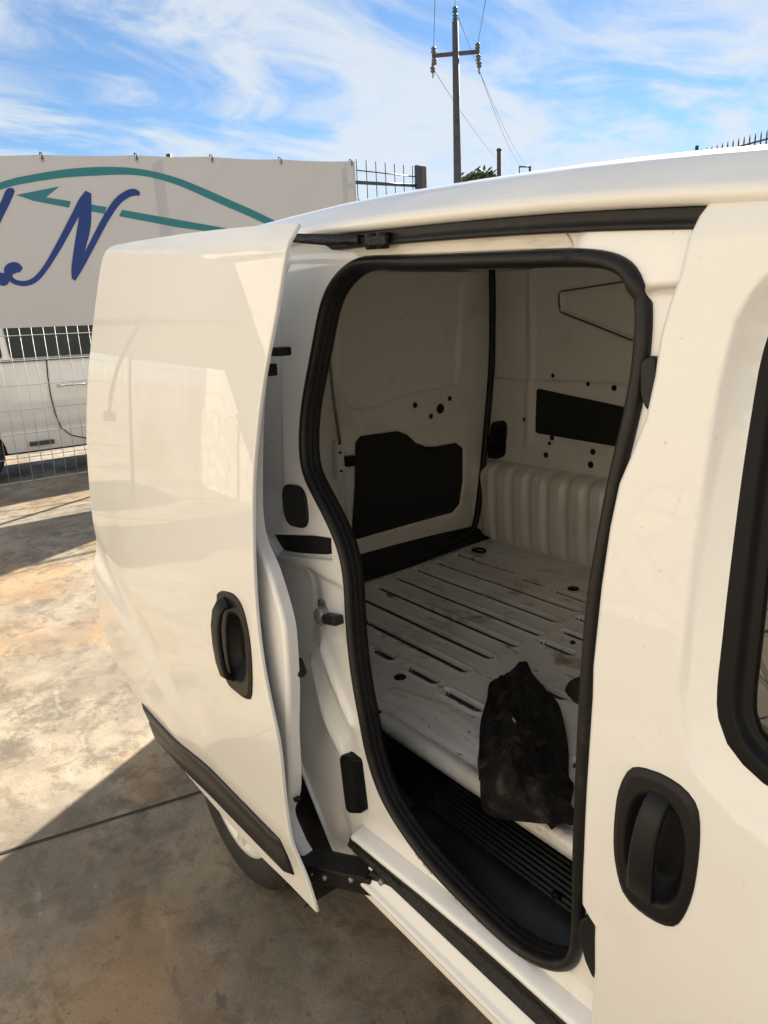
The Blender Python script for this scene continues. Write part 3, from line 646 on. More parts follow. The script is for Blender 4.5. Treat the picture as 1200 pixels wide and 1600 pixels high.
IN_OUT = [(-1.20, 1.61), (-1.235, 1.55), (-1.245, 1.45), (-1.25, 1.35), (-1.25, 1.25), (-1.245, 1.13), (-1.225, 1.07), (-1.175, 1.02), (-1.1260, 0.945), (-1.1139, 0.895), (-1.1094, 0.796), (-1.124, 0.70), (-1.136, 0.62), (-1.1567, 0.535), (-1.2024, 0.4451), (-1.18, 0.37), (-1.12, 0.335), (-1.4, 0.32), (-1.83, 0.32), (-2.0, 0.40), (-2.2, 0.50), (-2.24, 0.57), (-2.2, 0.76), (-2.2, 0.9), (-2.22, 1.15), (-2.2, 1.3), (-2.12, 1.6), (-2.08, 1.67), (-1.75, 1.66), (-1.4, 1.64)]
IN_OUT = refit(IN_OUT, -DOFF+0.05)
inn = panel('inner_panel', resample(IN_OUT, 0.02), lambda a, b: (a, DY(a, b)+0.032, b), 0.05, JAMB, sdoor, thick=0.018, r=0.010)
def DHF(x, z):
    d = sdist(DHPR, x, z); sd = d if inside(DHPR, x, z) else 0
    y = DY(x, z)-0.003*sm(0, 0.006, sd)-0.003
    rx_, rz_ = (x+1.248)/0.048, (z-0.850)/0.080; k = (abs(rx_)**2.6+abs(rz_)**2.6)**(1/2.6)
    return y+0.027*sm(1.0, 0.55, k)
dh = panel('door_handle', DHPR, lambda a, b: (a, DHF(a, b), b), 0.005, BLK, sdoor, thick=0.006, r=0.003, back=False)
yb = 0.528
grip('grip', [(-1.275, yb+0.035, 0.940), (-1.277, yb+0.015, 0.936), (-1.279, yb+0.006, 0.922), (-1.281, yb, 0.89), (-1.281, yb-0.001, 0.85), (-1.280, yb+0.001, 0.81), (-1.278, yb+0.006, 0.780), (-1.276, yb+0.018, 0.770), (-1.275, yb+0.04, 0.768)], 0.034, 0.012, dh, BLK)
# rubbing strip with a bevelled face
rows = []
for f, off in ((0.0, 0.002), (0.0, -0.004), (0.05, -0.0085), (0.10, -0.0095), (0.40, -0.0105), (0.45, -0.0135), (0.90, -0.0165), (0.97, -0.014), (1.0, -0.008), (1.0, 0.002)):
    lx, lz = -2.0107+0.085*f**0.6, 0.3868-0.0838*f; rx2, rz2 = -1.166+0.033*f, 0.4263-0.0743*f; row = []
    for i in range(41):
        t = i/40; x = lx+(rx2-lx)*t; z = lz+(rz2-lz)*t+0.005*math.sin(math.pi*t)*(1-f)
        e = sm(0, 0.012, t)*(1-0.6*sm(0.992, 1.0, t)) if off < 0 else 1
        row.append((x, DY(x, z)+off*e, z))
    rows.append(row)
rs = fixn(loft('rubbing_strip', rows, TRIMB, sdoor))
fixn(build('strip_end', [(p[-1][0]+0.0005, p[-1][1], p[-1][2]) for p in rows], [tuple(range(len(rows)))], BLK, rs, smooth=False))
# dark fittings on the door's leading edge
ph = [(-1.2241, 0.8086), (-1.1631, 0.8449), (-1.1402, 0.8506), (-1.1302, 0.8426), (-1.1304, 0.828), (-1.1394, 0.8178), (-1.2247, 0.7585)]
def edge_fn(yo): return lambda a, b: (a, DY(a, b)+yo, b)
V, F = box_geo((-1.128, 0.618, 0.822), (0.060, 0.026, 0.040), Matrix.Rotation(math.radians(-32), 3, 'Y'), 0.010); build('latch_recess', V, F, DARK, inn, smooth=False)
V, F = box_geo((-1.148, 0.655, 1.437), (0.032, 0.030, 0.016), None, 0.004); build('rubber_buffer', V, F, BLK, inn, smooth=False)
V, F = box_geo((-1.160, 0.64, 1.405), (0.012, 0.020, 0.022), None, 0.003); build('buffer_clip', V, F, BLK, inn, smooth=False)
V, F = box_geo((-1.150, 0.61, 0.513), (0.010, 0.014, 0.008), None, 0.002); build('drain_plug', V, F, DARK, inn, smooth=False)
# upper arm that runs in the rail
A = [Vector((-1.16, 0.70, 1.634)), Vector((-1.11, 0.715, 1.626)), Vector((-1.06, 0.722, 1.619)), Vector((-0.99, 0.745, 1.612))]
ua = []
for i, p in enumerate(A):
    h = [0.007, 0.008, 0.009, 0.008][i]; ua.append([p+Vector((0.0, -0.02, h)), p+Vector((0, 0.02, h)), p+Vector((0, 0.02, -h)), p+Vector((0, -0.02, -h))])
arm_u = fixn(loft('upper_arm', ua, GRIME, sdoor, closed=True))
for x, zz in ((-0.975, 1.608), (-0.945, 1.606)):
    V, F = lathe_geo([(0.0, -0.012), (0.010, -0.012), (0.012, 0), (0.010, 0.012), (0, 0.012)], (x, 0.742, zz), 'Z', 16); fixn(build('roller', V, F, GRIME, arm_u))
box('roller_bracket', (-0.965, 0.738, 1.607), (0.075, 0.012, 0.015), GRIME, arm_u, Matrix.Rotation(math.radians(4), 3, 'Y'), bev=0.003)
# lower arm
rz = Matrix.Rotation(math.radians(22), 3, 'Z') @ Matrix.Rotation(math.radians(-11), 3, 'Y')
la = box('lower_arm', (-1.075, 0.652, 0.352), (0.20, 0.045, 0.042), GRIME, sdoor, rz, bev=0.005)
box('arm_flange', (-1.08, 0.648, 0.378), (0.19, 0.056, 0.006), GRIME, la, rz, bev=0.002)
box('arm_bracket', (-0.952, 0.703, 0.392), (0.085, 0.050, 0.030), GRIME, la, Matrix.Rotation(math.radians(10), 3, 'Z') @ Matrix.Rotation(math.radians(-9), 3, 'Y'), bev=0.006)
for c in ((-1.022, 0.648, 0.373), (-0.955, 0.676, 0.397), (-1.085, 0.622, 0.35)):
    V, F = lathe_geo([(0.0, -0.003), (0.005, -0.003), (0.0065, 0.0), (0.0065, 0.008)], c, 'Y', 14); fixn(build('arm_bolt', V, F, STEEL, la))
V, F = lathe_geo([(0.0, -0.016), (0.016, -0.016), (0.018, 0), (0.016, 0.012), (0, 0.012)], (-0.962, 0.69, 0.362), 'Z', 20); fixn(build('guide_roller', V, F, GRIME, la))

# ------------------------------------------------------------------ fittings on the jamb
def decal(name, poly, off, material, parent, thick=0.004, r=0.003, step=0.01, rp=0.012):
    return panel(name, round_poly(poly, rp, 5), lambda a, b: (a, Jy(a, b)-off, b), step, material, parent, thick=thick, r=r, back=False)
panel('rubber_plug', round_poly(refit([(-1.318, 1.150), (-1.228, 1.158), (-1.208, 1.076), (-1.298, 1.068)], 0.03), 0.032, 6), lambda a, b: (a, S0(a, b)+0.024, b), 0.012, BLK, body, thick=0.03, r=0.003, back=False)
stop = panel('rubber_stop', round_poly([(-1.0975, 0.605), (-1.030, 0.620), (-1.036, 0.502), (-1.100, 0.467)], 0.014, 5), lambda a, b: (a, S0(a, b)+0.012+0.03*sm(-1.05, -1.03, a), b), 0.008, BLKG, body, thick=0.03, r=0.006, back=False)
V, F = lathe_geo([(0.0, -0.030), (0.014, -0.029), (0.019, -0.024), (0.020, -0.010), (0.020, 0.02)], (-1.158, 0.725, 0.900), 'Y', 18); st = fixn(build('striker', V, F, STEEL, body))
box('striker_plate', (-1.155, 0.722, 0.900), (0.062, 0.008, 0.056), STEEL, st, bev=0.008)
box('striker_arm', (-1.112, 0.705, 0.908), (0.052, 0.026, 0.020), GRIME, st, Matrix.Rotation(math.radians(-12), 3, 'Y'), bev=0.006)
# folded lip along the wheel arch
lp = resample([(-1.42, 0.61), (-1.3465, 0.526), (-1.2927, 0.437), (-1.2236, 0.343), (-1.175, 0.283)], 0.02, closed=False)
tube('arch_lip', [(x-0.004, Jy(x, z)-0.002, z) for x, z in lp], 0.006, JAMB, body, 8)
# ------------------------------------------------------------------ load space
FZ = 0.53
LONG = [(-1.754, 1.243, -1.297), (-1.952, 1.352, -1.309), (-1.975, 1.462, -1.309), (-1.999, 1.573, -1.310), (-2.02, 1.688, -1.341), (-2.019, 1.803, -1.347), (-2.035, 1.932, -1.724)]
RIBS = [((a, y), (b, y)) for a, y, b in LONG]
LONGN = len(RIBS)
RIBS += [((-1.573, 1.139), (-1.496, 1.144)), ((-1.411, 1.139), (-1.308, 1.138)), ((-1.242, 1.126), (-1.127, 1.125)), ((-1.662, 1.903), (-1.572, 1.917)), ((-1.486, 1.892), (-1.37, 1.889)), ((-1.259, 1.54), (-1.164, 1.55)), ((-1.263, 1.645), (-1.184, 1.646)), ((-1.294, 1.759), (-1.20, 1.766)), ((-1.106, 1.54), (-0.98, 1.54)), ((-0.825, 1.124), (-0.70, 1.124)), ((-1.108, 1.325), (-1.026, 1.332)), ((-0.95, 1.70), (-0.80, 1.70)), ((-0.95, 1.82), (-0.80, 1.82)), ((-1.12, 1.70), (-1.02, 1.70))]
RIBS = [(a, (b[0], a[1])) for a, b in RIBS]
def floor_z(x, y):
    z = FZ
    for a, b in RIBS:
        if abs(y-a[1]) > 0.05 or x < a[0]-0.05 or x > b[0]+0.05: continue
        d = sdist([a, b], x, y, False); z -= 0.015*sm(0.0170, 0.0115, d)-0.004*math.exp(-((d-0.0215)/0.006)**2)
    z += 0.004*sm(0.02, 0.0, abs(sdist([(-1.33, 1.02), (-1.18, 1.06), (-0.95, 1.02), (-0.4, 1.02)], x, y, False)-0.012))
    z += 0.0015*noise.noise((x*4, y*4, 0))
    z -= 0.006*sm(0.02, 0.0, abs(y-0.955))
    return z
X0, X1, Y0, Y1 = -2.16, -0.33, 0.94, 2.22
nx = 260
ys = sorted(set([round(Y0+(Y1-Y0)*j/130, 4) for j in range(131)]+[round(a[1]+s, 4) for a, b in RIBS for s in (-0.027, -0.0215, -0.017, -0.0155, -0.0135, -0.0115, -0.006, 0, 0.006, 0.0115, 0.0135, 0.0155, 0.017, 0.0215, 0.027)]))
ny = len(ys)-1
V = []; F = []
for j in range(ny+1):
    for i in range(nx+1):
        x = X0+(X1-X0)*i/nx; y = ys[j]; V.append((x, y, floor_z(x, y)))
for j in range(ny):
    for i in range(nx):
        a = j*(nx+1)+i; F.append((a, a+1, a+nx+2, a+nx+1))
floor = build('cargo_floor', V, F, FLOORM, van)
floor.data.materials.append(mat('groove_shade_dirt', (0.055, 0.050, 0.042), 0.8, mott=((0.30, 0.28, 0.25), 25.0, 0.56, 0.72, 6)))  # groove bottoms painted dark: rib shade put into the colour, with some dirt
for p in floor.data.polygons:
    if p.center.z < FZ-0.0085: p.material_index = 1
lip = []
for i in range(31):
    x = -1.27+0.94*i/30; w = 0.002*noise.noise((x*9, 1, 1))
    lip.append([(x, 0.955, FZ-0.004), (x, 0.945, FZ+0.002), (x, 0.935, FZ+0.006+w), (x, 0.922, FZ+0.005), (x, 0.914, FZ-0.003+w), (x, 0.912, FZ-0.016), (x, 0.914, FZ-0.030), (x, 0.924, FZ-0.034)])
fixn(loft('floor_lip', lip, FLOORM, floor))
for (x, y, r) in ((-1.386, 1.085, 0.017), (-1.469, 1.953, 0.020), (-1.20, 1.60, 0.008)):
    V, F = lathe_geo([(0.0, 0.0065), (r*0.7, 0.006), (r, 0.003), (r*1.05, -0.004)], (x, y, FZ), 'Z', 24); fixn(build('drain_plug', V, F, BLK, floor))
V, F = lathe_geo([(0.0, 0.004), (0.070, 0.004), (0.074, 0.0075), (0.080, 0.008), (0.083, 0.002), (0.084, -0.004)], (-0.975, 1.412, FZ), 'Z', 40); fixn(build('round_cover', V, F, mat('brown_black_cover', (0.035, 0.028, 0.022), 0.6), floor))
# lashing eye by the far corner
tube('lashing_eye', [(-1.995+0.03*math.cos(t), 2.01+0.022*math.sin(t), FZ+0.010) for t in [2*math.pi*i/20 for i in range(20)]]+[(-1.965, 2.01, FZ+0.010)], 0.005, GRIME, floor, 8)
# dark threshold at the rear doors
th = []
for i in range(21):
    t = i/20; y = 0.95+1.25*t; xx = -2.035-0.05*sm(1.6, 2.2, y)-0.02*math.sin(t*3.1)
    th.append([(xx+0.016-0.02*t, y, FZ+0.004), (xx-0.01, y, FZ+0.010), (xx-0.05, y, FZ+0.012), (xx-0.06, y, FZ+0.03), (-2.20, y, FZ+0.055)])
fixn(loft('threshold', th, DPANEL, floor))
# step well: ribbed tread and sloping outer face
def step_z(x, y):
    z = 0.405+0.0
    z -= 0.045*sm(0.885, 0.79, y)
    z += 0.132*sm(0.775, 0.735, y)
    z += 0.05*sm(-1.08, -1.15, x)*sm(0.90, 0.86, y)
    if -1.105 < x < -0.56 and 0.895 < y < 1.03:
        u = (y-0.898)/0.0135; e = sm(-1.10, -1.085, x)*sm(-0.565, -0.58, x)
        z += 0.005*e*(0.5+0.5*math.cos(2*math.pi*u))*sm(0.894, 0.90, y)
    return z
nx, ny = 90, 150; V = []; F = []
for j in range(ny+1):
    for i in range(nx+1):
        x = -1.30+0.92*i/nx; y = 0.735+0.30*j/ny; V.append((x, y, step_z(x, y)))
for j in range(ny):
    for i in range(nx):
        a = j*(nx+1)+i; F.append((a, a+1, a+nx+2, a+nx+1))
step = build('side_step', V, F, STEPM, van)
for (x, y) in ((-1.075, 0.915), (-0.70, 0.905), (-0.72, 0.985)):
    V, F = lathe_geo([(0, 0.008), (0.006, 0.0075), (0.009, 0.005), (0.010, -0.004)], (x, y, 0.408), 'Z', 12); fixn(build('screw_cap', V, F, BLK, step))
build('riser', [(-1.30, 1.03, 0.38), (-0.33, 1.03, 0.38), (-0.33, 0.93, FZ-0.03), (-1.30, 0.93, FZ-0.03)], [(0, 1, 2, 3)], DPANEL, step, smooth=False)
build('step_end', [(-1.265, 0.73, 0.30), (-1.265, 1.03, 0.30), (-1.265, 1.03, FZ-0.004), (-1.265, 0.95, FZ-0.004), (-1.265, 0.73, FZ+0.06)], [(0, 1, 2, 3, 4)], DPANEL, step, smooth=False)
# inner skin on the near side behind the seal
inner_hole = resample(offset_loop(resample(SEAL, 0.03), 0.022), 0.03, smooth=False)
IO = [(-0.42, 0.36), (-0.42, 1.60), (-1.2, 1.64), (-2.10, 1.62), (-2.12, 0.50), (-1.6, 0.50), (-1.27, 0.36)]
panel('inner_side', resample(IO, 0.05, smooth=False), lambda a, b: (a, Jy(-0.9, b)+0.046, b), 0.05, INNER, van, holes=[inner_hole], sgn=-1, thick=0.002)
# bulkhead behind the seats
build('bulkhead', [(-0.42, 0.78, 0.32), (-0.42, 2.36, 0.32), (-0.42, 2.36, 1.64), (-0.42, 0.80, 1.60)], [(0, 1, 2, 3)], INNER, van, smooth=False)

# far inner wall
BLANK = [(-1.815, 1.56), (-1.807, 1.489), (-1.486, 1.378), (-0.80, 1.26), (-0.75, 1.575), (-1.484, 1.583)]
BLR = round_poly(BLANK, 0.02)
RECT = [(-1.912, 1.188), (-1.916, 1.011), (-1.527, 0.996), (-1.0, 0.985), (-1.0, 1.10), (-1.507, 1.139)]
def LW(x, z):
    y = 2.275-0.012*sm(1.15, 1.65, z)
    d = sdist(BLR, x, z); sd = d if inside(BLR, x, z) else -d
    y -= 0.009*max(0, 1-abs(sd)/0.010)-0.012*sm(0, 0.010, sd)
    # vertical swage beside the pillar and a shelf line above the arch
    y -= 0.012*math.exp(-((x+1.955)/0.018)**2)*sm(0.92, 1.0, z)
    y -= 0.014*sm(0.99, 0.955, z)-0.014*sm(1.215, 1.23, z)
    return y
lw_out = [(-2.20, 0.62), (-0.33, 0.62), (-0.33, 1.64), (-2.20, 1.66)]
HOLES = [(-1.848, 1.244, .007), (-1.67, 1.218, .007), (-1.554, 1.208, .009), (-1.982, 1.059, .007), (-1.836, 0.995, .009), (-1.842, 0.972, .007), (-1.854, 0.924, .010), (-1.628, 0.963, .010), (-1.635, 0.912, .011)]
lw = panel('far_inner_wall', resample(lw_out, 0.04, smooth=False), lambda a, b: (a, LW(a, b), b), 0.012, INNER, van, extra=[resample(offset_loop(BLR, q), 0.02, smooth=False) for q in (0.010, 0.0, -0.010)])
tube('crease_shade_line', [(x, LW(x, z)-0.001, z) for x, z in resample([(-1.484, 1.583), (-1.80, 1.563), (-1.813, 1.555), (-1.808, 1.489), (-1.486, 1.378)], 0.03, closed=False, smooth=False)], 0.0035, mat('crease_shade', (0.10, 0.09, 0.075), 0.7), lw, 6)  # dark tube paints the shade along the pressed crease
def onwall(name, poly, off, material, r=0.02, step=0.02):
    return panel(name, round_poly(poly, r), lambda a, b: (a, LW(a, b)-off, b), step, material, lw, thick=0.004, r=0.003, back=False)
onwall('dark_wall_board', RECT, 0.008, DPANEL, 0.012)
vent = onwall('air_vent', [(-2.165, 1.032), (-2.082, 1.046), (-2.074, 0.90), (-2.115, 0.878), (-2.205, 0.876)], 0.010, BLK, 0.03)
for i in range(6):
    zz = 0.905+0.022*i; tube('vent_slat', [(-2.18+0.006*i, LW(-2.13, zz)-0.018, zz), (-2.095, LW(-2.1, zz)-0.018, zz+0.004)], 0.004, BLK, vent, 6)
for (x, z, r) in HOLES:
    V, F = lathe_geo([(0.0, 0.0), (r, 0.0), (r*1.25, 0.003)], (x, LW(x, z)-0.004, z), 'Y', 14); build('panel_hole', V, F, DARK, lw)
# corrugated wheel box along the far wall
sect = [(2.285, 0.885), (2.262, 0.872), (2.232, 0.867), (2.205, 0.862), (2.185, 0.853), (2.172, 0.838), (2.166, 0.818), (2.165, 0.78), (2.168, 0.70), (2.172, 0.62), (2.176, 0.56), (2.182, 0.528)]
secs = []
nst = 180
for i in range(nst+1):
    x = -2.19+1.51*i/nst; ph = (x+2.10)/0.094; w = 0.5+0.5*math.cos(2*math.pi*ph); c = sm(0.10, 0.40, w); s = []
    for k, (y, z) in enumerate(sect):
        q = k/(len(sect)-1); amp = 0.014*sm(0.05, 0.25, q)*sm(1.0, 0.88, q)
        s.append((x, y-amp*c, z+amp*0.6*c*sm(0.45, 0.1, q)))
    secs.append(s)
fixn(loft('wheel_box', secs, INNER, van))
for k in range(40):
    pass

# rear doors seen from inside
RXI = -2.20
KR = 2.20/2.12
def rk(P): return [(y*KR, 1.48+(z-1.48)*KR) for y, z in P]
BP = [(1.5, 1.051), (1.525, 1.072), (1.701, 1.069), (1.748, 1.048), (1.789, 1.011), (1.839, 0.989), (1.891, 0.982), (1.998, 0.983), (2.034, 0.956), (2.031, 0.819), (2.01, 0.719), (1.972, 0.69), (1.46, 0.679), (1.465, 0.741), (1.487, 0.9)]
UP = [(1.467, 1.62), (1.997, 1.62), (2.041, 1.591), (2.03, 1.425), (2.012, 1.249), (1.968, 1.217), (1.765, 1.201), (1.475, 1.196)]
BP = rk(BP); UP = rk(UP)
BPR = resample(BP, 0.02, smooth=False); UPR = resample(UP, 0.02)
def RD(y, z):
    x = RXI+0.02*((y-1.55)/0.6)**2
    d = sdist(UPR, y, z); sd = d if inside(UPR, y, z) else -d
    x -= 0.016*sm(-0.004, 0.012, sd)
    d = sdist(BPR, y, z); sd = d if inside(BPR, y, z) else -d
    x -= 0.012*sm(-0.012, 0.008, sd)
    x -= 0.010*math.exp(-((z-1.175)/0.03)**2)*sm(1.65, 1.6, y)
    x += 0.014*sm(1.39, 1.36, y)*0-0.03*math.exp(-((y-1.485)/0.012)**2)*sm(0.0, 0.2, z-0.5)
    return x
rd_out = [(1.465, 0.56), (2.21, 0.56), (2.25, 0.60), (2.265, 1.0), (2.275, 1.45), (2.27, 1.66), (1.465, 1.66)]
rdo = panel('rear_door', resample(rd_out, 0.03, smooth=False), lambda a, b: (RD(a, b), a, b), 0.013, INNER, van, sgn=1, thick=0.05, r=0.004, extra=[resample(offset_loop(UPR, q), 0.02, smooth=False) for q in (0.004, -0.012)])
rdi = panel('rear_door', resample([(0.78, 0.56), (1.455, 0.56), (1.455, 1.66), (0.82, 1.66)], 0.05, smooth=False), lambda a, b: (RXI-0.004+0.02*((a-1.55)/0.6)**2-0.012*sm(1.30, 1.36, a)*0, a, b), 0.05, INNER, van, sgn=1, thick=0.05, r=0.004)
panel('door_trim_board', offset_loop(BPR, -0.003), lambda a, b: (RD(a, b)+0.006, a, b), 0.03, DPANEL, rdo, thick=0.004, r=0.002, back=False)
for (y, z, r) in ((1.783*KR, 1.15, .011), (1.91*KR, 1.122, .021), (1.96*KR, 1.159, .011), (1.861*KR, 1.096, .011)):
    V, F = lathe_geo([(0.0, 0.0), (r*0.8, 0.0), (r, 0.003)], (RD(y, z)+0.003, y, z), 'X', 16); build('door_hole', V, F, DARK, rdo)
box('lock_plate', (RXI+0.015, 1.46, 0.985), (0.03, 0.035, 0.15), INNER, rdi, bev=0.006)
box('lock_block', (RXI+0.02, 1.508, 0.974), (0.03, 0.040, 0.040), BLK, rdo, bev=0.004)
for zz in (0.965, 1.035, 1.07): box('lock_slot', (RXI+0.032, 1.457, zz-0.02), (0.003, 0.012, 0.008), DARK, rdi, bev=0)
tube('lock_rod', [(RXI+0.03, 1.435, 1.38), (RXI+0.03, 1.445, 1.2), (RXI+0.03, 1.46, 1.05)], 0.006, STEEL, rdi, 8)
RS = [(2.165, 1.66), (2.166, 1.458), (2.157, 1.264), (2.123, 0.999), (2.093, 0.795), (2.062, 0.65), (2.03, 0.603), (1.95, 0.585), (1.737, 0.574), (1.493, 0.567), (1.0, 0.565)]
tube('rear_seal', [(RXI+0.072, y-0.012, z) for y, z in resample(rk(RS), 0.03, closed=False)], 0.014, RUB, van, 10)
# outer rear face
build('rear_face', [(-2.285, 0.76, 0.36), (-2.285, 2.33, 0.36), (-2.275, 2.30, 1.60), (-2.275, 0.79, 1.60)], [(3, 2, 1, 0)], PAINT, van, smooth=False)
rb = []
for i in range(17):
    t = i/16; y = 0.72+1.65*t; c = 1-abs(2*t-1)**4; rb.append([(-2.25, y, 0.50), (-2.28-0.07*c, y, 0.50), (-2.29-0.08*c, y, 0.42), (-2.28-0.07*c, y, 0.28), (-2.2, y, 0.26)])
fixn(loft('rear_bumper', rb, BLK, van))

# ------------------------------------------------------------------ cloth lying over the edge of the load floor
CL = [(-1.2, 1.365), (-1.191, 1.38), (-1.14, 1.342), (-1.045, 1.293), (-0.995, 1.269), (-0.924, 1.204), (-0.854, 1.128), (-0.796, 1.055), (-0.777, 1.044), (-0.742, 0.993), (-0.699, 0.957), (-0.719, 0.929), (-0.717, 0.901), (-0.749, 0.869), (-0.787, 0.84), (-0.816, 0.831), (-0.849, 0.855), (-0.922, 0.928), (-1.051, 1.063), (-1.123, 1.16), (-1.175, 1.226), (-1.174, 1.279), (-1.19, 1.342)]
CLR = resample(CL, 0.012)
C0 = Vector((-1.19, 1.36)); C1 = Vector((-0.80, 0.87))
def cloth(x, y):
    p = Vector((x, y)); ax = (C1-C0).normalized(); t = (p-C0).dot(ax)/(C1-C0).length; s = (p-C0).x*ax.y-(p-C0).y*ax.x
    d = sdist(CLR, x, y); 
    h = 0.012+0.06*min(1, d/0.09)*sm(-0.05, 0.5, t)*(1-0.2*sm(0.75, 1.1, t))
    h += 0.020*math.exp(-(s/0.022)**2)*sm(0.0, 0.25, t)*sm(0, 0.04, d)
    h += (0.012*noise.noise((x*12, y*12, 2.0))+0.026*(0.4-abs(noise.noise((s*26+t*3, t*5, 5.0))))+0.016*(0.4-abs(noise.noise((s*50-t*9, t*11, 1.0))))+0.004*noise.noise((x*90, y*90, 1.0)))*sm(0, 0.03, d)
    zb = FZ
    if y < 0.96: zb = FZ+0.008
    if y < 0.908: zb = FZ+0.008-1.3*(0.908-y)
    if y < 0.900:
        k = min(0.900/y, 1.14); hh = h-0.012
        return (x*k, 0.900-0.35*hh, 1.48-0.915*k+0.3*hh)
    return (x, y, 0.538+0.015*sm(1.0, 0.93, y)+h)
CLM = mat('black_cloth', (0.006, 0.0055, 0.0055), 0.8, spec=0.3, mott=[((0.050, 0.041, 0.033), 20.0, 0.50, 0.70, 9, (1, 1, 1))], bump=0.6, bscale=150)
ck = panel('black_cloth', CLR, cloth, 0.008, CLM, None, sgn=1, thick=0.012, r=0.004)
tag(ck, 'crumpled black cloth bag lying over the edge of the van floor', 'cloth')
box('pale_tag', (*cloth(-0.925, 1.035)[:2], cloth(-0.925, 1.035)[2]+0.002), (0.016, 0.004, 0.003), mat('pale_tag', (0.35, 0.31, 0.24), 0.6), ck, Matrix.Rotation(-0.5, 3, 'Z'), bev=0.001)
# ------------------------------------------------------------------ house behind the camera: warm render above a stone-clad plinth, in full sun
def wall_mat(name, col, col2, sc, bump):
    return mat(name, col, 0.85, mott=[(col2, sc, 0.4, 0.7, 6)], bump=bump, bscale=80)
REND = wall_mat('cream_render', (0.45, 0.41, 0.345), (0.41, 0.375, 0.315), 2.0, 0.2)
def stone_mat():
    M = bpy.data.materials.new('crazy_stone'); M.use_nodes = True; nt = M.node_tree; b = nt.nodes['Principled BSDF']; tc = nt.nodes.new('ShaderNodeTexCoord')
    v = nt.nodes.new('ShaderNodeTexVoronoi'); v.feature = 'DISTANCE_TO_EDGE'; v.inputs['Scale'].default_value = 4.2; nt.links.new(tc.outputs['Object'], v.inputs['Vector'])
    w = nt.nodes.new('ShaderNodeTexVoronoi'); w.inputs['Scale'].default_value = 4.2; nt.links.new(tc.outputs['Object'], w.inputs['Vector'])
    r = nt.nodes.new('ShaderNodeMapRange'); r.inputs['From Min'].default_value = 0.02; r.inputs['From Max'].default_value = 0.05; nt.links.new(v.outputs['Distance'], r.inputs['Value'])
    hsv = nt.nodes.new('ShaderNodeMixRGB'); hsv.inputs['Color1'].default_value = (0.52, 0.45, 0.34, 1); hsv.inputs['Color2'].default_value = (0.38, 0.33, 0.25, 1); nt.links.new(w.outputs['Color'], hsv.inputs['Fac'])
    mx = nt.nodes.new('ShaderNodeMixRGB'); mx.inputs['Color1'].default_value = (0.36, 0.33, 0.28, 1); nt.links.new(hsv.outputs[0], mx.inputs['Color2']); nt.links.new(r.outputs[0], mx.inputs['Fac'])
    nt.links.new(mx.outputs[0], b.inputs['Base Color']); b.inputs['Roughness'].default_value = 0.8
    bp = nt.nodes.new('ShaderNodeBump'); bp.inputs['Distance'].default_value = 0.02; nt.links.new(r.outputs[0], bp.inputs['Height']); nt.links.new(bp.outputs[0], b.inputs['Normal'])
    return M
WY = -2.7
house = thing('house', (0, WY, GZ), 'cream rendered house with stone clad plinth behind the camera', 'house')
hw = box('wall', (-1.5, WY-0.15, 1.52), (14.0, 0.30, 3.2), REND, house, bev=0.01)
box('plinth', (-1.5, WY+0.03, GZ+0.55), (14.0, 0.06, 1.10), stone_mat(), house, bev=0.01)
box('eaves', (-1.5, WY-0.1, 3.18), (14.4, 0.5, 0.16), REND, house, bev=0.02)
rig = thing('bent_pipe_arm', (-7.6, -1.4, GZ), 'curved pipe arm with a small box, hung from a level pipe left of the banner', 'pipe arm')
PIPE = mat('grey_conduit', (0.13, 0.115, 0.095), 0.5)
tube('level_pipe', [(-7.6, -0.35, 1.85), (-7.6, -0.92, 1.93), (-7.6, -2.87, 2.24)], 0.032, PIPE, rig, 10)
tube('arm', resample([(-7.55, -1.40, 2.01), (-7.5, -1.22, 1.78), (-7.5, -1.06, 1.50), (-7.5, -0.95, 1.22), (-7.5, -0.89, 0.95)], 0.08, closed=False), 0.030, PIPE, rig, 10)
box('arm_box', (-7.5, -0.88, 0.90), (0.14, 0.20, 0.11), PIPE, rig, bev=0.02)
box('clamp', (-7.58, -1.40, 2.01), (0.10, 0.16, 0.10), PIPE, rig, Matrix.Rotation(math.radians(-9), 3, 'X'), bev=0.015)
tube('support', [(-7.66, -2.85, GZ), (-7.66, -2.85, 2.28)], 0.035, PIPE, rig, 10)

# ------------------------------------------------------------------ banner fence
BX = -8.0
fence = thing('mesh_fence', (BX, 2.0, GZ), 'white welded wire fence behind the large banner', 'fence')
def wires(name, y0, y1, z0, z1, material, parent, dy=0.1, dz=0.2, rad=0.0032):
    gs = []
    n = int((y1-y0)/dy)
    for i in range(n+1):
        y = y0+dy*i; gs.append(tube_geo([(BX, y, z0), (BX, y, (z0+z1)/2), (BX, y, z1)], rad, 5))
    z = z0+0.05; k = 0
    while z < z1:
        gs.append(tube_geo([(BX-0.006, y0, z), (BX-0.006, y1, z)], rad*1.3 if k % 5 else rad*2.0, 5)); z += dz; k += 1
    V, F = merge(*gs); o = build(name, V, F, material, parent); o['kind'] = 'stuff'; return o
wires('wire_mesh', -4.0, 5.86, GZ+0.06, 1.64, GALV, fence, 0.112, 0.245)
DKM = mat('dark_painted_steel', (0.06, 0.06, 0.065), 0.5, metal=0.3)
wires('wire_mesh', 5.90, 7.0, 1.9, 3.52, DKM, fence, 0.158, 0.36, 0.006)
tube('rail', [(BX, 5.8, 3.24), (BX, 7.0, 3.28)], 0.022, mat('green_rail', (0.02, 0.07, 0.075), 0.5), fence, 8)
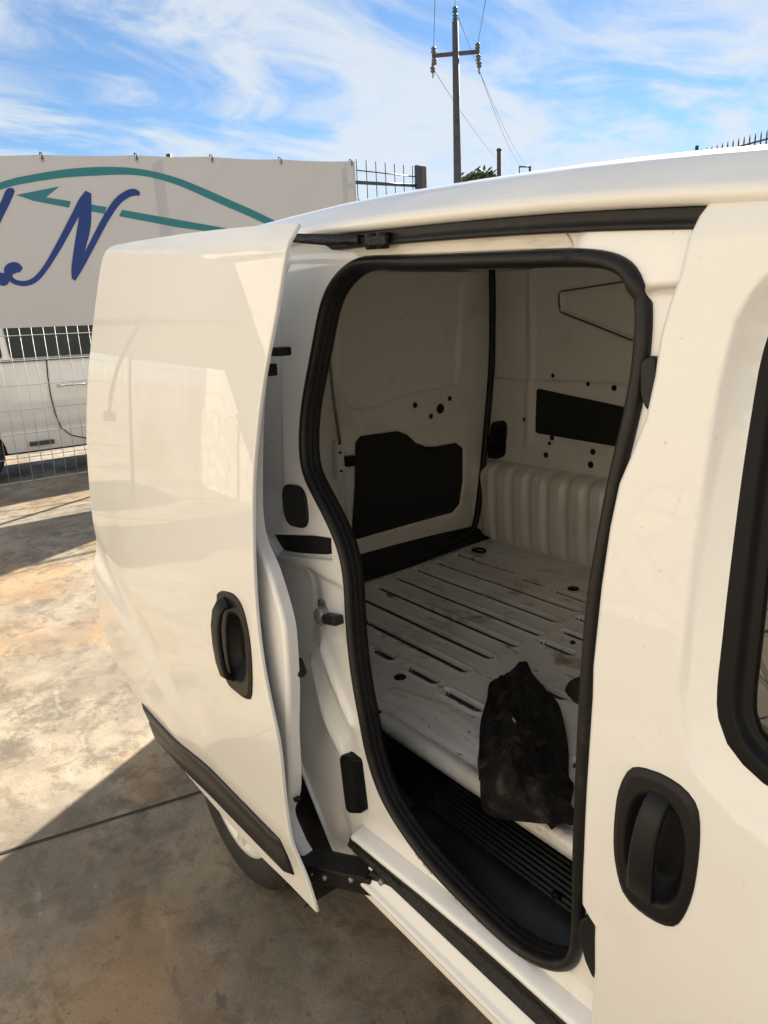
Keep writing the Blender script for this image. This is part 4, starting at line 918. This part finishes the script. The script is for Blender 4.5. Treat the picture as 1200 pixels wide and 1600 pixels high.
for yy, hh, rr in ((-3.9, 3.2, 0.03), (-1.4, 3.2, 0.03), (1.1, 3.25, 0.03), (3.4, 3.35, 0.03), (5.85, 3.50, 0.02)):
    tube('post', [(BX-0.05, yy, GZ), (BX-0.05, yy, hh)], rr, DKM, fence, 10)
pp = box('end_post', (BX, 7.02, (3.53+GZ)/2), (0.08, 0.10, 3.53-GZ), mat('brown_grey_post', (0.10, 0.085, 0.075), 0.6), fence, bev=0.008)
box('end_post_cover', (BX+0.02, 6.92, 3.38), (0.05, 0.07, 0.30), DKM, fence, bev=0.004)
# banner cloth, hung from eyelets along its top edge
def ban_mat():
    M = bpy.data.materials.new('pvc_banner'); M.use_nodes = True; nt = M.node_tree; b = nt.nodes['Principled BSDF']; b.inputs['Base Color'].default_value = (0.50, 0.487, 0.475, 1); b.inputs['Roughness'].default_value = 0.55
    tr = nt.nodes.new('ShaderNodeBsdfTranslucent'); tr.inputs['Color'].default_value = (0.55, 0.50, 0.44, 1)
    mx = nt.nodes.new('ShaderNodeMixShader'); mx.inputs['Fac'].default_value = 0.06
    nt.links.new(b.outputs[0], mx.inputs[1]); nt.links.new(tr.outputs[0], mx.inputs[2]); nt.links.new(mx.outputs[0], nt.nodes['Material Output'].inputs['Surface'])
    return M
def btop(y): return lerp_tab([(-4.0, 2.95), (1.697, 3.169), (2.471, 3.241), (3.647, 3.338), (4.444, 3.385), (5.842, 3.482)], y)
def bx_(y, z):
    return BX+0.045+0.010*noise.noise((y*0.8, z*0.9, 0.4))+0.004*noise.noise((y*2.6, z*0.7, 2.0))
EYE = [-3.3, -2.0, -0.9, 0.3, 1.25, 2.06, 3.0, 3.86, 4.75, 5.79]
def ban_pt(y, t):
    zt = btop(y)-0.012*min(1, min(abs(y-e) for e in EYE)/0.35)**0.7; zb = 1.585; z = zb+(zt-zb)*t
    return (bx_(y, z), y, z)
ny, nz_ = 160, 24; V = []; F = []
for i in range(ny+1):
    for j in range(nz_+1): V.append(ban_pt(-4.0+9.842*i/ny, j/nz_))
for i in range(ny):
    for j in range(nz_):
        a = i*(nz_+1)+j; F.append((a, a+nz_+1, a+nz_+2, a+1))
ban = build('banner', V, F, ban_mat()); tag(ban, 'large pale banner with teal arc and blue script letters', 'banner')
BAN_TEAL = mat('teal_print', (0.030, 0.20, 0.215), 0.5); BAN_BLUE = mat('blue_print', (0.010, 0.04, 0.20), 0.5)
def strip(name, up, lo, material):
    n = len(up); V = []; F = []
    up = resample(up, 0.05, closed=False); lo2 = resample(lo, 0.05, closed=False)
    k = 60
    def samp(P, t):
        q = t*(len(P)-1); i = min(int(q), len(P)-2); f = q-i; return (P[i][0]*(1-f)+P[i+1][0]*f, P[i][1]*(1-f)+P[i+1][1]*f)
    for i in range(k+1):
        a = samp(up, i/k); b = samp(lo2, i/k)
        for j in range(3):
            f = j/2; y = a[0]*(1-f)+b[0]*f; z = a[1]*(1-f)+b[1]*f; V.append((bx_(y, z)+0.004, y, z))
    for i in range(k):
        for j in range(2): q = i*3+j; F.append((q, q+1, q+4, q+3))
    return fixn(build(name, V, F, material, ban))
strip('printed_arc', [(0.2, 2.25), (0.9, 2.62), (1.656, 2.925), (1.954, 3.016), (2.263, 3.087), (2.582, 3.135), (2.913, 3.157), (3.186, 3.139), (3.468, 3.09), (3.758, 3.003), (4.063, 2.904), (4.405, 2.79), (4.9, 2.60)],
      [(0.24, 2.18), (0.9, 2.555), (1.645, 2.859), (1.943, 2.946), (2.251, 3.01), (2.57, 3.053), (2.904, 3.088), (3.178, 3.075), (3.458, 3.015), (3.70, 2.935), (3.977, 2.840), (4.30, 2.735), (4.75, 2.57)], BAN_TEAL)
def flat(name, poly, material, off=0.004):
    return panel(name, poly, lambda a, b: (bx_(a, b)+off, a, b), 0.08, material, ban)
flat('printed_arrow', resample([(1.77, 2.819), (2.183, 2.925), (2.039, 2.815), (2.25, 2.795), (2.20, 2.737), (1.916, 2.776)], 0.05, smooth=False), BAN_TEAL)
flat('printed_arrow', resample([(2.20, 2.80), (2.27, 2.792), (2.245, 2.73), (2.19, 2.738)], 0.05, smooth=False), BAN_TEAL)
flat('printed_arrow', resample([(2.452, 2.775), (2.62, 2.757), (2.59, 2.69), (2.45, 2.707)], 0.05, smooth=False), BAN_TEAL)
flat('printed_arrow', resample([(2.775, 2.74), (4.0, 2.60), (4.4, 2.55), (4.2, 2.52), (3.368, 2.592), (2.735, 2.675)], 0.05, smooth=False), BAN_TEAL)
def stroke(name, pts, material, off=0.006):
    """pts (y, z, half width) along a pen stroke."""
    P = resample(pts, 0.012, closed=False); L = []; Rr = []
    for i, p in enumerate(P):
        a = P[max(i-1, 0)]; b = P[min(i+1, len(P)-1)]; d = Vector((b[0]-a[0], b[1]-a[1])); d.normalize(); w = max(0.004, p[2])
        L.append((p[0]-d.y*w, p[1]+d.x*w)); Rr.append((p[0]+d.y*w, p[1]-d.x*w))
    V = []; F = []
    for a, b in zip(L, Rr):
        for q in (a, b): V.append((bx_(q[0], q[1])+off, q[0], q[1]))
    F = [(2*i, 2*i+1, 2*i+3, 2*i+2) for i in range(len(L)-1)]
    return fixn(build(name, V, F, material, ban))
stroke('printed_letter', [(1.70, 2.125, 0.03), (1.66, 2.155, 0.05), (1.60, 2.13, 0.05), (1.585, 2.07, 0.03), (1.63, 2.02, 0.025), (1.72, 2.005, 0.025), (1.82, 2.045, 0.025), (1.94, 2.165, 0.025), (2.10, 2.38, 0.03), (2.27, 2.63, 0.033), (2.385, 2.80, 0.036), (2.45, 2.875, 0.03)], BAN_BLUE)
stroke('printed_letter', [(2.455, 2.89, 0.03), (2.42, 2.80, 0.05), (2.37, 2.58, 0.062), (2.30, 2.38, 0.055), (2.22, 2.16, 0.04), (2.185, 2.05, 0.02)], BAN_BLUE, 0.007)
stroke('printed_letter', [(2.18, 2.04, 0.02), (2.27, 2.17, 0.028), (2.42, 2.39, 0.03), (2.58, 2.625, 0.032), (2.73, 2.81, 0.034), (2.85, 2.895, 0.034), (2.93, 2.92, 0.034), (2.985, 2.905, 0.02)], BAN_BLUE, 0.008)
stroke('printed_letter', [(1.76, 2.86, 0.015), (1.72, 2.84, 0.035), (1.66, 2.74, 0.035), (1.56, 2.58, 0.035), (1.40, 2.30, 0.035), (1.25, 2.05, 0.03), (1.1, 2.0, 0.03)], BAN_BLUE)
flat('printed_dot', [(1.52+0.062*math.cos(t), 2.045+0.062*math.sin(t)) for t in [2*math.pi*i/24 for i in range(24)]], BAN_BLUE, 0.006)
for e in EYE:
    x, y, z = ban_pt(e, 1.0)
    V, F = lathe_geo([(0.010, 0.002), (0.012, 0.006), (0.022, 0.006), (0.024, 0.0)], (x+0.002, y, z-0.045), 'X', 14); ey = fixn(build('eyelet', V, F, GALV, ban))
    tube('cable_tie', [(x+0.008, y, z-0.045), (x+0.012, y+0.004, z+0.005), (x-0.04, y, z+0.03), (x-0.05, y-0.01, z-0.02)], 0.006, BLK, ey, 6)

# ------------------------------------------------------------------ parked car behind the wire
CXF = -8.62
car = thing('parked_car', (CXF-0.85, 3.0, GZ), 'cream white car parked side-on behind the wire fence', 'car')
CW = mat('cream_car_paint', (0.70, 0.69, 0.65), 0.35, coat=1.0)
def CS(y, z): return CXF-0.03*((z-0.75)/0.5)**2-(0.16*sm(1.25, 1.75, z))
car_out = [(0.2, 0.35), (1.02, 0.28), (1.06, 0.45), (1.14, 0.58), (1.22, 0.64)]
w0 = (1.05, 0.26)
archc = [(w0[0]+0.36*math.cos(t), w0[1]+0.36*math.sin(t)) for t in [math.pi*(1-i/16) for i in range(17)]]
w1 = (3.72, 0.26)
archd = [(w1[0]+0.36*math.cos(t), w1[1]+0.36*math.sin(t)) for t in [math.pi*(1-i/16) for i in range(17)]]
side = [(0.25, 0.26)]+archc+archd+[(4.5, 0.28), (4.55, 0.7), (4.45, 1.22), (0.25, 1.24), (0.18, 0.7)]
cbody = panel('body_side', resample(side, 0.05, smooth=False), lambda a, b: (CS(a, b)+0.012*math.exp(-((b-0.98)/0.03)**2)*0-0.012*math.exp(-((b-0.50)/0.05)**2), a, b), 0.05, CW, car, thick=0.02, r=0.01, sgn=1)
top = []
for y, zr in ((0.25, 1.26), (0.45, 1.50), (0.8, 1.66), (1.6, 1.74), (2.6, 1.74), (3.3, 1.68), (3.75, 1.5), (4.3, 1.26)):
    top.append([(CXF-0.04, y, 1.235), (CXF-0.05, y, 1.25), (CXF-0.05-0.14*(zr-1.26)/0.48, y, zr-0.06), (CXF-0.12-0.14*(zr-1.26)/0.48, y, zr-0.01), (CXF-0.5, y, zr+0.02), (CXF-1.3, y, zr), (CXF-1.7, y, 1.25)])
fixn(loft('roof', top, CW, car))
CG = mat('dark_car_glass', (0.008, 0.012, 0.012), 0.05, spec=0.35)
def CWN(y, z): return CXF-0.045-0.14*(z-1.26)/0.48+0.012
for poly in ([(0.5, 1.285), (1.52, 1.285), (1.52, 1.65), (0.85, 1.60)], [(1.60, 1.285), (2.62, 1.285), (2.62, 1.66), (1.60, 1.655)], [(2.70, 1.285), (3.7, 1.285), (3.4, 1.55), (2.70, 1.65)]):
    panel('side_window', round_poly(poly, 0.04), lambda a, b: (CWN(a, b), a, b), 0.1, CG, car, thick=0.01, r=0.004)
box('bonnet', (CXF-0.85, 4.25, 0.8), (1.55, 0.5, 0.9), CW, car, bev=0.10)
box('chassis', (CXF-0.85, 2.4, 0.42), (1.5, 4.1, 0.40), GRIME, car, bev=0.05)
tube('door_seam', [(CS(1.96, z)+0.013, y, z) for y, z in ((1.955, 1.25), (1.935, 1.05), (1.93, 0.85), (1.945, 0.65), (1.985, 0.48), (2.08, 0.38), (2.25, 0.32))], 0.006, DARK, car, 6)
tube('door_seam', [(CS(3.05, z)+0.013, 3.05, z) for z in (1.25, 0.9, 0.5, 0.34)], 0.006, DARK, car, 6)
tube('belt_moulding', [(CXF-0.018, 0.35, 1.245), (CXF-0.014, 2.4, 1.25), (CXF-0.018, 4.2, 1.245)], 0.014, DKM, car, 8)
CHR = mat('chrome', (0.75, 0.75, 0.75), 0.12, metal=1.0)
hn = tube('car_handle', [(CXF+0.01, 2.02, 0.95), (CXF+0.05, 2.06, 0.955), (CXF+0.055, 2.2, 0.955), (CXF+0.05, 2.30, 0.95), (CXF+0.01, 2.33, 0.945)], 0.016, CHR, car, 10)
box('side_moulding', (CXF+0.004, 1.76, 0.335), (0.02, 0.26, 0.05), DKM, car, bev=0.008)
for (yy, zz) in (w0, w1):
    V, F = lathe_geo([(0.0, -0.02), (0.12, -0.03), (0.19, -0.02), (0.20, 0.0), (0.22, 0.01), (0.30, 0.005), (0.325, -0.03), (0.33, -0.10), (0.32, -0.18), (0.2, -0.2)], (CXF-0.03, yy, zz), 'X', 40); fixn(build('wheel', V, F, TYRE, car))
    V, F = lathe_geo([(0.0, 0.012), (0.05, 0.012), (0.07, -0.002), (0.17, -0.004), (0.195, 0.008), (0.2, 0.0)], (CXF-0.03, yy, zz), 'X', 30); fixn(build('hubcap', V, F, HUB, car))

# ------------------------------------------------------------------ utility pole and power lines
PX, PY = -15.855, 15.253
pole = thing('utility_pole', (PX, PY, GZ), 'tall grey utility pole with one crossarm and insulators', 'utility pole')
PG = mat('weathered_grey_pole', (0.085, 0.082, 0.08), 0.7, mott=((0.055, 0.05, 0.05), 8, 0.4, 0.7, 5))
tube('shaft', [(PX, PY, GZ), (PX, PY, 5.0), (PX, PY, 9.25)], [0.15, 0.115, 0.085], PG, pole, 14)
ca = (Vector((-15.414, 15.697, 8.47))-Vector((-16.248, 14.833, 8.47)))
cm = Vector((PX, PY, 8.48)); cd = ca.normalized()
box('crossarm', cm, (1.30, 0.09, 0.09), PG, pole, Matrix.Rotation(math.atan2(cd.y, cd.x), 3, 'Z'), bev=0.01)
INS = mat('glass_insulator', (0.03, 0.10, 0.09), 0.15); INSW = mat('grey_insulator', (0.10, 0.10, 0.10), 0.4)
def insul(name, c, material, down=False):
    s = -1 if down else 1
    V, F = lathe_geo([(0, 0), (0.03, 0), (0.03, 0.03*s), (0.075, 0.05*s), (0.075, 0.08*s), (0.035, 0.10*s), (0.07, 0.13*s), (0.06, 0.17*s), (0.0, 0.20*s)], c, 'Z', 14); return fixn(build(name, V, F, material, pole))
insul('insulator', (PX, PY, 9.25), INS); insul('insulator', (PX, PY, 9.42), INS)
tips = []
for s in (-1, 1):
    e = cm+cd*0.60*s; insul('insulator', (e.x, e.y, e.z+0.03), INSW); insul('insulator', (e.x+0.02, e.y, e.z-0.05), INSW, True); insul('insulator', (e.x+0.05*s, e.y, e.z-0.22), INSW, True)
    tube('jumper', [e+Vector((0, 0, 0.15)), e+cd*0.06*s+Vector((0, 0, -0.2)), e+cd*0.04*s+Vector((0, 0, -0.55)), e+Vector((0, 0, -0.42))], 0.010, DKM, pole, 6); tips.append(e)
WIRE = mat('bare_power_line', (0.03, 0.03, 0.035), 0.7)
def line(a, b, sag, label):
    a = Vector(a); b = Vector(b); P = [a+(b-a)*t-Vector((0, 0, sag*4*t*(1-t))) for t in [i/24 for i in range(25)]]
    o = tube('power_line', P, 0.007, WIRE, None, 5); tag(o, label, 'power line', 'power lines on the utility pole')
far = Vector((-36.0, 47.0, 12.0)); near = Vector((-7.2, 5.8, 10.6))
def at_dir(dx, dy, dz, dist):
    h = math.hypot(dx, dy); return Vector((dx/h*dist, dy/h*dist, 1.48+dz/h*dist))
fa = at_dir(-14.492, 16.552, 5.489-1.48, 62); fb = at_dir(-14.40, 16.63, 5.46-1.48, 62); fc = at_dir(-14.60, 16.45, 5.35-1.48, 62)
line(tips[0]+Vector((0, 0, -0.35)), fc, 0.6, 'thin power line from left crossarm end running away behind the van')
line((PX, PY, 9.55), fb, 0.6, 'thin power line from pole top running away behind the van')
line(tips[1]+Vector((0, 0, -0.35)), fa, 0.6, 'thin power line from right crossarm end running away behind the van')
def up_at(dx, dy, dz, k): return Vector((dx*k, dy*k, 1.48+(dz-1.48)*k))
line(tips[0]+Vector((0, 0, 0.2)), up_at(-16.1, 14.98, 13.2, 0.45), 0.15, 'thin power line rising from left crossarm end towards the viewer')
line((PX, PY, 9.6), up_at(-15.8, 15.3, 13.2, 0.45), 0.15, 'thin power line rising from pole top towards the viewer')
line(tips[1]+Vector((0, 0, 0.2)), up_at(-14.85, 16.2, 13.0, 0.45), 0.15, 'thin power line rising from right crossarm end towards the viewer')

# ------------------------------------------------------------------ small things showing above the roof
RUSTY = mat('rusty_steel_post', (0.09, 0.06, 0.05), 0.7, mott=((0.05, 0.04, 0.035), 20, 0.4, 0.7, 5))
p1 = thing('steel_post', (-9.557, 10.23, GZ), 'rusty brown steel post standing behind the van near the utility pole', 'post')
tube('shaft', [(-9.557, 10.23, GZ), (-9.557, 10.23, 4.36)], 0.042, RUSTY, p1, 12)
V, F = lathe_geo([(0, 0.02), (0.035, 0.015), (0.05, 0), (0.05, -0.02)], (-9.557, 10.23, 4.365), 'Z', 12); fixn(build('cap', V, F, RUSTY, p1))
p2 = thing('lamp_bracket', (-9.154, 10.593, GZ), 'grey post with short bracket arm showing over the van roof', 'post')
tube('shaft', [(-9.154, 10.593, GZ), (-9.154, 10.593, 4.05)], 0.022, DKM, p2, 10)
tube('bracket_arm', [(-9.154, 10.593, 4.04), (-9.30, 10.465, 4.055)], 0.014, DKM, p2, 8)
tube('drop', [(-9.295, 10.47, 4.055), (-9.295, 10.47, 3.93)], 0.010, DKM, p2, 8)
p3 = thing('fence_stub', (-7.709, 11.686, GZ), 'short thin dark post tip just above the middle of the van roof', 'post')
tube('shaft', [(-7.709, 11.686, GZ), (-7.709, 11.686, 4.01)], 0.025, DKM, p3, 10)
sf = thing('spiked_fence', (-6.4, 12.4, GZ), 'dark spiked fence on a wall beyond the van roof', 'fence')
A = Vector((-6.914, 12.174, 0)); B = Vector((-5.2, 12.25, 0)); d = (B-A)
box('wall', ((A+B)/2)+Vector((0, 0, (2.9+GZ)/2)), (d.length+0.1, 0.2, 2.9-GZ), wall_mat('grey_block', (0.35, 0.34, 0.32), (0.28, 0.27, 0.26), 5, 0.3), sf, Matrix.Rotation(math.atan2(d.y, d.x), 3, 'Z'))
tube('post', [A+Vector((0, 0, 2.85)), A+Vector((0, 0, 4.09))], 0.028, DKM, sf, 10)
n = 20
for i in range(1, n+1):
    c = A+d*i/n; h = 4.02+0.12*i/n
    tube('picket', [c+Vector((0, 0, 2.8)), c+Vector((0, 0, h-0.06)), c+Vector((0, 0, h))], [0.011, 0.011, 0.003], DKM, sf, 6)
for z in (3.0, 3.93): tube('rail', [A+Vector((0, 0, z-0.03)), B+Vector((0, 0, z+0.07))], 0.014, DKM, sf, 6)

# ------------------------------------------------------------------ tree showing over the roof
def tree(loc, h, cr, label, seed, n=2600):
    rnd = random.Random(seed); t = thing('tree', loc, label, 'tree'); L = Vector(loc)
    BARK = mat('bark', (0.09, 0.07, 0.05), 0.9)
    tube('trunk', [L, L+Vector((0.1, 0, h*0.3)), L+Vector((0.05, 0.1, h*0.62))], [0.22, 0.17, 0.08], BARK, t, 10)
    for i in range(7):
        a = i*0.9; st = L+Vector((0.05, 0.05, h*(0.38+0.03*i))); tube('limb', [st, st+Vector((math.cos(a)*cr*0.35, math.sin(a)*cr*0.35, h*0.12)), st+Vector((math.cos(a)*cr*0.7, math.sin(a)*cr*0.7, h*0.2))], [0.07, 0.05, 0.02], BARK, t, 6)
    V = []; F = []; cl = [(Vector((rnd.uniform(-1, 1), rnd.uniform(-1, 1), rnd.uniform(-0.6, 1))), rnd.uniform(0.2, 0.42)) for _ in range(26)]
    c0 = L+Vector((0, 0, h*0.72))
    for _ in range(n):
        c, r = rnd.choice(cl)
        if c.length > 1: c = c.normalized()*0.85
        p = c0+Vector((c.x*cr, c.y*cr, c.z*h*0.27))+Vector((rnd.gauss(0, 1), rnd.gauss(0, 1), rnd.gauss(0, 0.8)))*r*cr*0.45
        u = Vector((rnd.gauss(0, 1), rnd.gauss(0, 1), rnd.gauss(0, 1))).normalized(); v = u.orthogonal().normalized(); w = u.cross(v); s = rnd.uniform(0.06, 0.13)
        o = len(V); V += [p-v*s*1.6, p+w*s*0.6, p+v*s*1.6, p-w*s*0.6]; F.append((o, o+1, o+2, o+3))
    crown = build('crown', V, F, mat('leaf_green', (0.07, 0.10, 0.028), 0.6, mott=((0.11, 0.12, 0.04), 1.5, 0.4, 0.7, 3)), t, smooth=False); crown['kind'] = 'stuff'
tree((-20.95, 21.95, GZ), 7.55, 1.25, 'leafy green tree top peeking over the van roof beside the utility pole', 3, 3600)

# ------------------------------------------------------------------ unseen second van, added beyond the first to shade the concrete by its tail
def copy_tree(o, parent=None):
    c = o.copy(); COL.objects.link(c)
    if parent is not None: c.parent = parent; c.matrix_parent_inverse = o.matrix_parent_inverse.copy()
    for ch in o.children: copy_tree(ch, c)
    return c
shade_van = copy_tree(van); shade_van.location = (-1.60, 3.385, GZ); shade_van.scale.y = -1.0; shade_van.rotation_euler.z = math.radians(4)
shade_van['label'] = 'unseen second white panel van, added to shade the concrete behind the open van'
van['group'] = shade_van['group'] = 'white panel vans'
